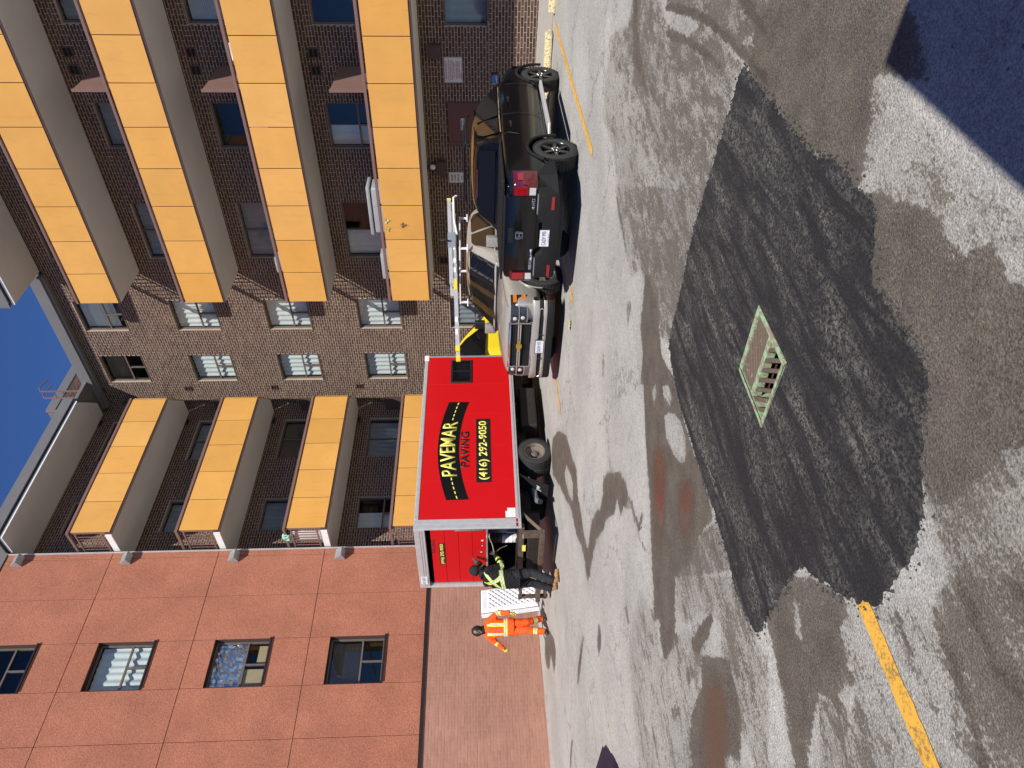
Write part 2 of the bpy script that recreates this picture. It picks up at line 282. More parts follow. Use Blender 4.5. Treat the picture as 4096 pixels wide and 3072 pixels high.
WET=[(0.55,[(8.963,2.868),(8.938,2.364),(7.922,2.093),(7.305,2.284),(6.572,2.175),(6.201,1.937),(5.638,1.922),(5.106,1.861),(5.153,2.037),(5.125,2.311),(5.108,2.666),(5.184,2.862),(5.86,3.235),(6.802,3.364),(7.343,3.312),(7.644,3.195),(8.381,3.264),(8.854,3.087)]),(0.58,[(7.042,3.806),(5.184,2.863),(5.128,3.139),(5.162,3.611),(5.178,4.057),(5.185,4.442),(5.493,4.586),(6.078,4.534),(6.692,4.6),(7.279,4.528),(7.969,4.397)]),(0.5,[(9.763,3.278),(9.126,3.063),(8.878,3.349),(9.445,3.534)]),(0.56,[(7.559,1.997),(5.016,1.32),(4.522,1.866),(4.92,1.853),(5.568,1.817),(6.368,1.928),(7.383,2.196)]),(0.56,[(5.015,1.32),(4.795,1.261),(4.843,1.51)]),(0.95,[(5.036,1.571),(4.742,1.247),(3.474,0.91),(3.19,1.037),(2.982,1.148),(3.406,1.281),(3.397,1.363),(3.301,1.432),(3.28,1.536),(3.233,1.618),(3.18,1.722),(3.255,1.799),(3.441,1.765),(3.822,1.926),(4.483,1.909),(4.925,1.9)]),(0.95,[(3.398,1.813),(3.255,1.8),(3.063,1.7),(2.913,1.64),(2.747,1.579),(2.623,1.54),(2.532,1.519),(2.419,1.549),(2.325,1.551),(2.273,1.486),(2.202,1.43),(2.169,1.457),(2.083,1.492),(1.899,1.421),(1.81,1.456),(1.645,1.634),(2.293,2.263),(2.821,2.115),(3.139,1.926)]),(0.95,[(2.359,2.191),(1.694,1.582),(1.542,1.747),(1.689,1.97),(1.706,2.224),(1.77,2.38),(1.833,2.423),(1.923,2.383),(2.025,2.428),(2.262,2.17)]),(0.4,[(9.974,3.263),(9.006,2.818),(8.854,3.087),(8.381,3.264),(7.644,3.195),(7.343,3.312),(6.802,3.364),(5.819,3.281),(8.278,4.664),(8.805,4.275),(9.848,4.278),(9.922,3.683)]),(0.42,[(8.521,4.604),(6.421,3.47),(6.544,4.003),(6.604,4.539),(6.934,4.924),(7.608,4.812)]),(0.36,[(4.367,7.258),(3.82,6.887),(3.427,6.993),(3.208,5.957),(2.804,5.742),(2.485,6.569),(1.999,7.115),(2.531,8.95),(3.543,8.633),(4.228,8.311)]),(0.33,[(1.927,3.339),(1.743,2.999),(1.521,2.717),(1.358,2.744),(1.185,2.771),(1.06,2.785),(0.79,2.945),(1.031,3.777),(1.474,3.543),(1.765,3.533)]),(0.35,[(3.406,1.281),(3.2,1.273),(2.962,1.285),(2.362,1.326),(2.958,1.672),(3.233,1.618),(3.301,1.432),(3.397,1.363)]),(0.35,[(2.951,1.598),(2.39,1.295),(1.986,1.265),(1.86,1.402),(2.197,1.427),(2.343,1.531),(2.548,1.512)]),(0.57,[(1.547,1.741),(1.247,2.065),(1.545,2.54),(1.651,2.488),(1.775,2.463),(1.833,2.423),(1.706,2.224),(1.689,1.97)]),(0.62,[(1.553,2.552),(1.247,2.065),(0.767,2.585),(0.859,2.871),(1.06,2.785),(1.185,2.771),(1.358,2.744),(1.521,2.717)]),(0.9,[(2.421,3.931),(2.163,3.544),(1.927,3.339),(1.844,3.363),(1.831,3.479),(1.765,3.533),(1.667,3.557),(1.584,3.533),(1.613,3.7),(1.626,3.756),(1.48,3.744),(1.449,3.795),(1.653,3.872),(1.716,3.956),(1.653,4.105),(1.408,4.584),(1.419,4.616),(1.787,4.508),(2.119,4.366),(2.476,4.294)]),(0.55,[(1.584,3.533),(1.474,3.543),(1.119,3.682),(1.335,4.355),(1.679,4.016),(1.653,3.872),(1.449,3.795)]),(0.5,[(3.07,5.062),(2.762,4.563),(2.504,4.532),(2.294,4.559),(2.169,4.468),(1.581,5.12),(1.989,5.291),(2.363,5.21),(2.628,5.279),(2.828,5.056)]),(1.0,[(6.436,4.497),(6.297,4.85),(6.195,5.087),(5.95,5.207),(5.834,5.54),(5.719,5.432),(5.338,5.749),(5.043,5.97),(4.834,6.096),(4.723,6.148),(4.468,6.401),(4.141,6.666),(4.014,6.724),(3.82,6.887),(3.669,6.752),(3.535,6.871),(3.401,6.892),(3.31,6.805),(3.291,6.583),(3.301,6.425),(3.366,6.266),(3.54,6.098),(3.629,5.969),(3.693,5.954),(3.522,5.503),(3.513,5.129),(3.476,4.901),(3.405,4.667),(3.58,4.616),(3.781,4.603),(4.021,4.652),(4.304,4.674),(4.678,4.62),(4.813,4.577),(4.951,4.591),(5.183,4.685),(5.381,4.712),(5.597,4.599),(5.762,4.512),(5.947,4.437),(6.172,4.427)]),(0.15,[(4.935,5.091),(4.692,4.827),(4.484,4.731),(4.287,4.744),(4.182,4.837),(4.207,4.989),(4.431,5.121),(4.723,5.206)]),(0.2,[(5.402,5.231),(5.365,5.098),(5.27,5.103),(5.268,5.348)]),(0.2,[(5.143,4.919),(5.001,4.769),(4.81,4.75),(4.85,4.88),(5.038,4.974)]),(0.62,[(3.991,5.912),(3.629,5.383),(3.474,4.992),(3.347,4.632),(3.141,4.521),(2.865,4.549),(3.314,5.352),(3.651,5.888)]),(0.45,[(3.651,5.888),(2.832,4.585),(2.685,4.648),(2.77,5.122),(3.058,5.458),(3.208,5.957),(3.439,6.127)]),(1.0,[(10.997,12.059),(10.58,11.424),(10.274,11.043),(9.567,10.398),(9.185,10.238),(8.722,10.096),(8.269,9.878),(8.109,9.966),(7.899,10.114),(7.545,10.036),(7.074,10.03),(6.79,10.006),(6.656,9.905),(6.727,9.602),(6.699,9.117),(6.627,8.864),(6.423,8.552),(6.429,8.243),(6.596,7.94),(6.488,7.935),(6.432,7.744),(5.893,7.099),(5.564,6.92),(5.413,6.949),(5.198,6.781),(5.058,6.791),(4.876,6.76),(4.853,6.539),(4.787,6.534),(4.801,6.721),(4.663,6.519),(4.799,6.805),(4.683,6.814),(4.502,6.702),(4.31,6.545),(4.562,6.791),(4.798,6.891),(4.978,6.9),(5.182,6.934),(5.482,7.262),(5.489,7.459),(5.794,7.482),(5.762,7.801),(6.029,8.212),(6.109,8.643),(6.335,9.163),(6.355,9.522),(6.335,9.833),(6.278,10.064),(6.476,10.378),(6.686,10.308),(7.067,10.412),(7.472,10.726),(7.837,10.824),(8.22,10.927),(8.704,11.314),(9.263,11.702),(9.708,12.032),(10.494,12.68),(10.934,12.486)]),(0.0,[(9.26,11.16),(9.165,10.807),(8.753,10.519),(8.408,10.428),(8.152,10.601),(8.451,10.884),(8.889,11.091)]),(1.0,[(6.476,10.378),(6.339,10.16),(6.315,10.256),(6.42,10.357)]),(1.0,[(2.81,5.735),(2.643,5.419),(2.487,5.142),(2.358,5.198),(2.228,5.19),(2.089,5.245),(1.986,5.385),(1.729,5.727),(2.104,6.923),(2.485,6.569),(2.605,6.385),(2.635,6.113),(2.645,5.92)]),(0.25,[(2.055,5.806),(2.004,5.645),(1.914,5.505),(1.725,5.715),(1.84,6.082)]),(0.9,[(8.978,17.055),(8.616,16.097),(8.033,15.373),(7.678,15.21),(7.509,15.614),(7.548,15.97),(8.073,16.208),(8.036,16.818),(8.274,17.312),(8.75,17.556)]),(0.9,[(5.426,10.006),(5.376,9.848),(5.196,9.847),(5.087,10.044),(5.094,10.322),(5.248,10.288)]),(0.9,[(6.044,11.437),(5.97,11.376),(5.782,12.134),(5.716,12.513),(5.782,12.702),(5.937,12.455),(6.015,11.857)]),(0.9,[(4.634,8.088),(4.597,7.984),(4.476,8.026),(4.345,8.006),(4.403,8.11),(4.543,8.144)]),(0.9,[(2.883,6.811),(2.825,6.763),(2.774,6.765),(2.786,6.977),(2.845,7.039),(2.909,6.985)]),(0.9,[(3.349,6.342),(3.269,6.235),(3.215,6.324),(3.254,6.421)]),(0.9,[(2.953,6.168),(2.899,6.079),(2.803,6.114),(2.807,6.232),(2.901,6.278)]),(0.9,[(3.765,6.416),(3.727,6.332),(3.709,6.385)]),(0.9,[(5.43,14.28),(5.367,14.008),(5.219,14.487),(4.829,15.243),(5.32,14.652)]),(1.3,[(2.962,5.936),(3.031,5.907),(3.006,5.606),(2.926,5.263),(2.862,5.254),(2.846,5.478),(2.873,5.8)]),(0.5,[(3.774,7.532),(3.612,7.339),(3.345,7.02),(3.322,7.046),(3.556,7.403)]),(0.5,[(3.881,7.333),(3.671,6.988),(3.592,7.077),(3.693,7.247)]),(0.5,[(3.44,7.608),(3.111,7.092),(3.092,7.177),(3.31,7.538)]),(0.85,[(6.954,5.32),(6.826,5.139),(6.711,5.135),(6.701,5.328),(6.717,5.479)]),(0.85,[(7.736,6.677),(7.547,6.766),(7.443,7.059),(7.649,6.9)]),(0.85,[(8.307,4.631),(8.117,4.636),(7.699,4.708),(7.215,4.877),(6.974,4.969),(7.198,4.897),(7.719,4.784),(8.064,4.75)]),(0.8,[(5.836,6.184),(5.798,6.319),(5.771,6.49),(5.846,6.452)]),(1.5,[(7.461,2.199),(7.379,2.14),(7.026,2.027),(6.396,1.896),(5.902,1.818),(5.436,1.789),(5.079,1.767),(4.632,1.744),(4.575,1.808),(4.955,1.813),(5.393,1.838),(5.944,1.89),(6.485,1.981),(7.007,2.103)]),(1.4,[(7.228,2.372),(7.188,2.298),(6.818,2.208),(6.365,2.115),(5.81,2.04),(5.548,2.023),(5.582,2.06),(6.002,2.117),(6.546,2.204),(6.914,2.318)]),(1.4,[(5.822,1.535),(5.482,1.444),(4.986,1.52),(4.824,1.532),(4.781,1.579),(5.159,1.588)]),(1.0,[(8.968,2.372),(8.761,2.317),(8.485,2.714),(7.933,2.943),(7.554,3.072),(8.058,3.039),(8.479,3.019),(8.7,2.722)]),(1.45,[(1.545,2.713),(1.52,2.707),(1.345,2.737),(1.149,2.772),(0.867,2.896),(0.879,2.936),(1.196,2.818),(1.412,2.77)]),(1.45,[(1.53,2.515),(1.507,2.479),(1.369,2.496),(1.179,2.532),(0.959,2.44),(0.927,2.474),(1.158,2.58),(1.346,2.558)]),(1.45,[(1.397,2.304),(1.372,2.264),(1.192,2.187),(1.146,2.237)]),(1.45,[(1.65,2.979),(1.629,2.962),(1.508,2.992),(1.408,3.003),(1.412,3.022),(1.55,3.01)]),(0.85,[(1.609,3.32),(1.595,3.305),(1.52,3.336),(1.521,3.349)]),(0.85,[(1.579,3.003),(1.57,2.987),(1.55,3.01),(1.561,3.03)]),(0.85,[(1.679,3.319),(1.667,3.308),(1.66,3.34)]),(0.85,[(1.247,3.028),(1.233,3.008),(1.221,3.028),(1.23,3.045)]),(0.85,[(1.037,2.677),(1.019,2.613),(0.989,2.638),(0.998,2.702)]),(0.85,[(1.294,2.731),(1.266,2.664),(1.242,2.681),(1.267,2.741)]),(0.1,[(1.961,2.346),(1.898,2.352),(1.935,2.323)]),(0.1,[(1.837,2.476),(1.759,2.481),(1.677,2.526),(1.576,2.538),(1.545,2.54),(1.708,2.799),(1.72,2.711),(1.775,2.627),(1.801,2.539)]),(0.1,[(1.797,2.94),(1.747,2.86),(1.521,2.717),(1.521,2.763),(1.743,2.999)]),(0.2,[(2.548,1.533),(2.473,1.551),(2.32,1.557),(2.304,1.516),(2.402,1.527),(2.495,1.507)]),(0.1,[(2.237,3.848),(2.17,3.811),(2.072,3.896),(1.974,3.939),(2.08,3.977)])]
PATCH=[(5.079,1.872),(4.519,1.858),(3.807,1.85),(3.648,1.825),(3.508,1.755),(3.353,1.752),(3.199,1.757),(3.026,1.734),(2.936,1.803),(2.879,1.866),(2.824,1.984),(2.748,2.009),(2.637,2.006),(2.501,2.005),(2.381,2.01),(2.273,2.008),(2.199,2.033),(2.133,2.128),(2.048,2.235),(1.965,2.344),(1.886,2.43),(1.833,2.487),(1.79,2.558),(1.752,2.672),(1.741,2.835),(1.74,3.026),(1.756,3.094),(1.847,3.238),(1.984,3.357),(2.129,3.494),(2.239,3.575),(2.292,3.62),(2.324,3.698),(2.35,3.95),(2.353,4.255),(2.354,4.51),(2.523,4.585),(2.767,4.636),(3.001,4.583),(3.332,4.586),(3.61,4.598),(3.908,4.612),(4.329,4.616),(4.608,4.612),(4.961,4.545),(5.21,4.45),(5.242,4.228),(5.233,3.908),(5.252,3.579),(5.269,3.27),(5.219,2.883),(5.173,2.531),(5.109,2.168)]
FILM=[[(4.232,5.178),(4.158,4.993),(3.972,4.802),(3.801,4.806),(3.692,4.974),(3.652,5.161),(3.591,5.326),(3.661,5.5),(3.826,5.58),(4.032,5.514),(4.15,5.325)],[(5.042,5.712),(4.829,5.338),(4.56,5.269),(4.382,5.531),(4.186,5.813),(4.036,6.173),(4.013,6.462),(3.802,6.248),(3.581,6.375),(3.62,6.709),(3.843,6.723),(4.213,6.441),(4.491,6.232),(4.852,5.929)],[(2.648,5.742),(2.558,5.435),(2.389,5.359),(2.242,5.415),(2.08,5.525),(1.85,5.96),(2.04,6.553),(2.407,6.369),(2.543,6.124)],[(6.436,7.996),(5.992,7.309),(5.607,7.017),(5.476,7.119),(5.837,7.488),(6.051,8.061),(6.279,8.31)]]
# ================================================================ buildings
XA, YS, YB = 19.55, 18.43, 19.30            # brick facade plane, stucco facade plane, recessed brick facade plane
FL = 3.03                                    # storey height
mapA = lambda u, w, z: (XA - w, u, z)        # facade facing -X: u along Y, w outwards
mapB = lambda u, w, z: (u, YB - w, z)        # facade facing -Y
mapS = lambda u, w, z: (u, YS - w, z)

def wall_sheet(mb, fm, u0, u1, z0, z1, ops, w=-.003, depth=.16, m=0):
    """a wall face with openings cut out and their reveals"""
    us = sorted({u0, u1, *[a for o in ops for a in o[:2]]}); zs = sorted({z0, z1, *[a for o in ops for a in o[2:4]]})
    us = [u for u in us if u0 <= u <= u1]; zs = [z for z in zs if z0 <= z <= z1]
    for i in range(len(us)-1):
        for k in range(len(zs)-1):
            cu, cz = (us[i]+us[i+1])/2, (zs[k]+zs[k+1])/2
            if any(o[0] < cu < o[1] and o[2] < cz < o[3] for o in ops): continue
            mb.add([fm(us[i],w,zs[k]), fm(us[i+1],w,zs[k]), fm(us[i+1],w,zs[k+1]), fm(us[i],w,zs[k+1])], [(0,1,2,3)], m)
    for a, b, c, d in [o[:4] for o in ops]:
        for p, q in (((a,c),(b,c)),((b,c),(b,d)),((b,d),(a,d)),((a,d),(a,c))):
            mb.add([fm(p[0],w,p[1]), fm(q[0],w,q[1]), fm(q[0],w-depth,q[1]), fm(p[0],w-depth,p[1])], [(0,1,2,3)], m)

BL, BH, BJ = .245, .0787, .0125
def brick_rects(u0, u1, z0, z1, ops, header_every=0, phase=0.):
    out = []; row = 0; z = z0
    while z < z1 - .02:
        zt = min(z + BH - BJ, z1); L = BL
        if header_every and row % header_every == header_every - 2: L = BL / 2
        off = phase + (L/2 if row % 2 else 0) + random.uniform(-.006, .006)
        u = u0 - off
        while u < u1:
            rects = [(max(u, u0), min(u + L - BJ, u1), z, zt)]
            for a, b, c, d in ops:
                nr = []
                for (p, q, r, s) in rects:
                    if q <= a or p >= b or s <= c or r >= d: nr.append((p, q, r, s)); continue
                    if p < a - .02: nr.append((p, a, r, s))
                    if q > b + .02: nr.append((b, q, r, s))
                    if p >= a - .02 and q <= b + .02 or True:
                        pp, qq = max(p, a), min(q, b)
                        if qq - pp > .02:
                            if r < c - .02: nr.append((pp, qq, r, c))
                            if s > d + .02: nr.append((pp, qq, d, s))
                rects = nr
            full = len(rects) == 1 and abs(rects[0][1]-rects[0][0]-(L-BJ)) < 1e-6 and L == BL
            for r in rects:
                if r[1]-r[0] > .025 and r[3]-r[2] > .012: out.append((*r, full))
            u += L
        z += BH; row += 1
    return out

def lay_bricks(rects, fm, material, parent, singles=None, name='brick', rotz=0):
    """all bricks as real blocks standing proud of the mortar: up to 300 as objects of their own, the rest joined"""
    if singles:
        order = sorted([i for i, r in enumerate(rects) if r[4] and singles(r)], key=lambda i: (Vector(fm((rects[i][0]+rects[i][1])/2, 0, (rects[i][2]+rects[i][3])/2)) - Vector((0,0,1.8))).length)[:300]
    else: order = []
    pick = set(order)
    n = len(rects) - len(pick); V = []; F = []; T = []
    for i, (a, b, c, d, full) in enumerate(rects):
        if i in pick: continue
        w = random.uniform(-.0015, .0025); e = .0022; t = random.random(); o = len(V)
        ja, jb = random.uniform(-.002,.002), random.uniform(-.002,.002)
        V += [fm(a,-.008,c), fm(b,-.008,c), fm(b,-.008,d), fm(a,-.008,d), fm(a+e+ja,w,c+e), fm(b-e+jb,w,c+e), fm(b-e+jb,w,d-e), fm(a+e+ja,w,d-e)]
        F += [(o+4,o+5,o+6,o+7),(o,o+1,o+5,o+4),(o+1,o+2,o+6,o+5),(o+2,o+3,o+7,o+6),(o+3,o,o+4,o+7)]; T += [t]*5
    me = bpy.data.meshes.new('bricks'); me.from_pydata(V, [], F); me.materials.append(material)
    at = me.attributes.new('tone', 'FLOAT', 'FACE'); at.data.foreach_set('value', T)
    o = bpy.data.objects.new('bricks', me); COL.objects.link(o); attach(o, parent); tag(o, kind='stuff')
    if pick:
        mb = MB(); l, h, e = (BL-BJ)/2, (BH-BJ)/2, .0022
        q = lambda u, w, z: Vector(fm(u, w, z)) - Vector(fm(0, 0, 0))
        vs = [q(-l,-.008,-h), q(l,-.008,-h), q(l,-.008,h), q(-l,-.008,h), q(-l+e,0,-h+e), q(l-e,0,-h+e), q(l-e,0,h-e), q(-l+e,0,h-e)]
        mb.add(vs, [(4,5,6,7),(0,1,5,4),(1,2,6,5),(2,3,7,6),(3,0,4,7)])
        first = None
        for i in order:
            a, b, c, d, _ = rects[i]; P_ = Vector(fm((a+b)/2, random.uniform(-.0015,.0025), (c+d)/2))
            if first is None: ob = first = mb.build(name, material, parent)
            else: ob = first.copy(); COL.objects.link(ob)
            ob.location = P_

CURT_N = [0]
def curtain(fm, u0, u1, z0, z1, w, material, parent, amp=.025, name='curtain'):
    mb = MB(); k = max(8, int((u1-u0)/.035)); ph = random.random()*6; rows = []
    for iz in range(4):
        z = z0 + (z1-z0)*iz/3
        rows.append([fm(u0+(u1-u0)*i/k, w + amp*math.sin(i*1.15+ph+.35*math.sin(i*.37)) * (1-.15*iz) + random.uniform(-.003,.003), z) for i in range(k+1)])
    mb.grid(rows); return mb.build(name, material, parent, smooth=True, fix=False, angle=80)

def window(parent, fm, u0, u1, z0, z1, style='picture', cur='full', w=-.09, fmat=None, sill=True):
    fmat = fmat or M_['winframe']; f = .045
    mb = MB(); B = lambda a, b, c, d, w0=w-.05, w1=w: mb.box(fm(a,w0,c), fm(b,w1,d))
    B(u0,u1,z0,z0+f); B(u0,u1,z1-f,z1); B(u0,u0+f,z0+f,z1-f); B(u1-f,u1,z0+f,z1-f)
    panes = []
    if style == 'picture':
        zm = z0 + (z1-z0)*.41; um = (u0+u1)/2
        B(u0+f,u1-f,zm-f/2,zm+f/2); B(um-f/2,um+f/2,z0+f,zm-f/2)
        panes = [(u0+f,u1-f,zm+f/2,z1-f,0), (u0+f,um-f/2,z0+f,zm-f/2,0), (um-f/2-.01,u1-f,z0+f,zm-f/2,-.015)]
    elif style == 'slider':
        um = (u0+u1)/2; B(um-f/2,um+f/2,z0+f,z1-f); panes = [(u0+f,um-f/2,z0+f,z1-f,0),(um+f/2,u1-f,z0+f,z1-f,0)]
    else: panes = [(u0+f,u1-f,z0+f,z1-f,0)]
    o = mb.build('window', fmat, parent)
    for a, b, c, d, dw in panes:
        g = MB(); g.box(fm(a,w-.035+dw,c), fm(b,w-.029+dw,d)); g.build('pane', M_['glass'], o)
    if sill:
        s_ = MB(); s_.box(fm(u0-.01,-.09,z0-.03), fm(u1+.01,.015,z0-.002)); s_.build('sill', fmat, o)
    iw = w - .13
    um = (u0+u1)/2
    if cur == 'full': curtain(fm, u0+.03, u1-.03, z0+.03, z1-.04, iw, M_['curtain'], o)
    elif cur == 'left': curtain(fm, um+.05 if fm is mapA else u0+.03, u1-.03 if fm is mapA else um+.1, z0+.03, z1-.04, iw, M_['curtain'], o)
    elif cur == 'grey': curtain(fm, u0+.03, u1-.03, z0+.03, z1-.04, iw, M_['greycurtain'], o)
    elif cur == 'blind':
        bl = MB(); z = z1-.07
        while z > z0+.3:
            bl.add([fm(u0+.05,iw,z), fm(u1-.05,iw,z), fm(u1-.05,iw-.018,z-.03), fm(u0+.05,iw-.018,z-.03)], [(0,1,2,3)]); z -= .042
        bl.build('blind', M_['curtain'], o, fix=False)
    elif cur == 'darkblind':
        bl = MB(); z = z1-.07
        while z > z0+(z1-z0)*.45:
            bl.add([fm(u0+.05,iw,z), fm(u1-.05,iw,z), fm(u1-.05,iw-.018,z-.03), fm(u0+.05,iw-.018,z-.03)], [(0,1,2,3)]); z -= .042
        bl.build('blind', M_['winframe'], o, fix=False)
    elif cur == 'foil':
        zm = z0 + (z1-z0)*.42; rows = []
        for i in range(13):
            rows.append([fm(u0+.05+(u1-u0-.1)*k/16, w-.06+random.uniform(-.014,.014), zm+(z1-.05-zm)*i/12) for k in range(17)])
        mb = MB(); mb.grid(rows); mb.build('foil_sheet', M_['foil'], o, fix=False)
        c = MB(); c.box(fm(u0+.07,w-.09,z0+.04), fm(um-.1,w-.06,zm)); c.box(fm(um+.1,w-.09,z0+.04), fm(u1-.1,w-.06,z0+.3)); c.build('cardboard', M_['cardboard'], o)
    return o

M_['greycurtain'] = mat('grey_curtain_cloth', (.28,.29,.31), .9, var=.15, scale=3)
M_['foil'] = mat('crumpled_foil', (.75,.77,.80), .22, .95, var=.05, scale=9)
M_['cardboard'] = mat('cardboard', (.48,.34,.18), .85, var=.1, scale=5)

# ---------------------------------------------------------------- brown brick apartment building
brick_b = thing('brick_apartment_building', 'dark brown brick apartment block with yellow balcony panels and flat roof', 'building', (19.55, 12.0, .30), keep=True)
WA = []                                                    # openings on the long facade: u0,u1,z0,z1,style,curtain,window?
curs1 = ['full','full','full','blind']; curs2 = ['full','full','full','darkblind']
for k in range(4):
    z0 = 4.46 + (FL-.03)*k
    WA.append((14.58,15.82,z0,z0+1.41,'picture',curs1[k])); WA.append((16.90,18.13,z0,z0+1.40,'picture',curs2[k]))
WA.append((14.6,15.83,1.42,2.83,'picture','grey'))
for k in range(4):
    z1 = 5.87 + 3.01*k
    WA += [(8.15,9.42,z1-1.42,z1,'picture',['left','single','grey','none'][k]), (11.10,13.0,z1-1.42,z1,'slider',['left','grey','grey','none'][k]),
           (4.95,6.20,z1-1.42,z1,'slider',['none','blind','grey','grey'][k]), (2.2,3.6,z1-1.42,z1,'slider','none')]
WA.append((4.9,6.21,1.55,2.63,'one','grey'))
opsA = [w[:4] for w in WA]
mb = MB(); wall_sheet(mb, mapA, -1.0, 19.31, .05, 15.35, opsA); mb.build('wall', M_['mortar'], brick_b, fix=False)
singA = lambda r: 5.3 < r[0] < 9.3 and .3 < r[2] < 3.2 and (r[0] < 6.9 or r[2] > 1.5)
lay_bricks(brick_rects(-1.0, 19.30, .10, 15.34, opsA, 19), mapA, M_['brick'], brick_b, singA)
for u0,u1,z0,z1,st,cu in WA: window(brick_b, mapA, u0, u1, z0, z1, st, cu)
# recessed facade in the corner
WBk = []
for k in range(4):
    z1 = 5.86 + 3.01*k
    WBk += [(16.92,18.76,z1-1.42,z1,'slider',['grey','darkblind','grey','none'][k]), (13.97,15.21,z1-1.42,z1,'picture',['left','grey','grey','none'][k])]
WBk += [(16.92,18.76,1.42,2.83,'slider','none')]
opsB = [w[:4] for w in WBk]
mb = MB(); wall_sheet(mb, mapB, 12.0, 19.56, .05, 15.5, opsB); mb.build('wall', M_['mortar'], brick_b, fix=False)
lay_bricks(brick_rects(12.0, 19.54, .10, 15.48, opsB, 19, .1), mapB, M_['brick'], brick_b)
for u0,u1,z0,z1,st,cu in WBk: window(brick_b, mapB, u0, u1, z0, z1, st, cu)
# dark rooms behind the glass, flat roof on top
mb = MB()
mb.add([(20.6,-1.2,.02),(20.6,20.5,.02),(20.6,20.5,15.6),(20.6,-1.2,15.6)], [(0,1,2,3)]); mb.add([(2,20.5,.02),(20.6,20.5,.02),(20.6,20.5,15.6),(2,20.5,15.6)], [(0,1,2,3)])
for k in range(6):
    z = .3 + FL*k
    mb.box((XA+.17,-1.2,z-.1),(20.6,20.5,z)); mb.box((12,YB+.17,z-.1),(20.6,20.5,z))
for y in (-1.0,4,7,10.2,13.8,16.35,19.4): mb.box((XA+.17,y-.06,.02),(20.6,y+.06,15.5))
for x in (12.2,15.9,19.6): mb.box((x-.06,YB+.17,.02),(x+.06,20.5,15.5))
mb.build('interior', M_['room'], brick_b)
mb = MB(); mb.box((XA-.02,-1.2,15.45),(34,27,15.6)); mb.box((12.66,YB-.02,15.5),(XA-.03,27,15.62)); mb.build('roof', M_['fascia'], brick_b)
# metal fascia along the long facade
mb = MB(); mb.box((XA-.26,13.5,15.33),(XA-.02,19.2,15.70)); mb.box((XA-.20,13.5,15.24),(XA-.012,19.2,15.327))
mb.build('roof_fascia', M_['fascia'], brick_b, bevel=.008)

def rail_posts(mb, pts, z0, z1, r=.02):
    for x, y in pts: mb.box((x-r,y-r,z0),(x+r,y+r,z1))
def balcony_A(k, full=True):
    dz = FL*k; z = 3.27 + dz
    mb = MB(); mb.box((17.93,-.6,z),(XA-.013,13.42,z+.2)); slab = mb.build('balcony', M_['soffit'], brick_b, bevel=.006)
    js = [-.3+.0,.7,1.72,2.73,3.80,4.85,5.91,6.99,8.07,9.17,10.25,11.32,12.39,13.43]
    for a, b in zip(js[:-1], js[1:]):
        if b < 3: continue
        tilt = random.uniform(-.004,.004)
        p = MB(); p.box((0,-(b-a)/2+.011,-.545),(.014,(b-a)/2-.011,.545))
        o = p.build('panel', M_['yellow'], slab, bevel=.004); o.location = (17.895,(a+b)/2,3.885+dz); o.rotation_euler = (0,R(random.uniform(-.35,.35)),random.uniform(-.003,.003))
    mb = MB(); mb.box((17.875,-.3,4.475+dz),(17.965,13.43,4.545+dz)); mb.build('handrail', M_['brown'], slab, bevel=.006)
    for y in js[4:]:
        mb = MB(); yy = y-.03 if y > 13 else y; mb.box((17.925,yy-.022,z+.21),(17.965,yy+.022,4.472+dz)); mb.build('post', M_['brown'], slab)
    e = MB(); e.box((17.97,13.37,4.475+dz),(XA-.02,13.43,4.545+dz)); e.build('handrail', M_['brown'], slab)
    e = MB(); e.box((17.97,13.38,3.60+dz),(XA-.02,13.42,3.64+dz)); e.box((17.97,13.38,4.36+dz),(XA-.02,13.42,4.40+dz)); e.box((XA-.06,13.38,z+.2),(XA-.02,13.42,4.47+dz)); e.build('end_rail', M_['brown'], slab)
    for i in range(11):
        x = 18.09 + i*.128; e = MB(); e.box((x-.009,13.391,3.64+dz),(x+.009,13.409,4.36+dz)); e.build('baluster', M_['brown'], slab)
    # privacy screen between two flats
    sc = MB(); sc.prism([(17.99,7.185,z+.2),(XA-.03,7.185,z+.2),(XA-.03,7.185,5.36+dz),(18.35,7.185,5.36+dz),(18.0,7.185,5.40+dz-.02)],(0,.03,0)); sc.box((17.975,7.165,z+.2),(18.0,7.235,5.39+dz))
    sc.build('privacy_screen', M_['brown'], slab)
    if k == 0 or True:
        d_ = MB(); d_.box((17.912,-.3,z+.002),(17.928,13.40,z+.19)); d_.build('slab_edge', M_['dkbrown'], slab)
    return slab
balA = [balcony_A(k) for k in range(4)]

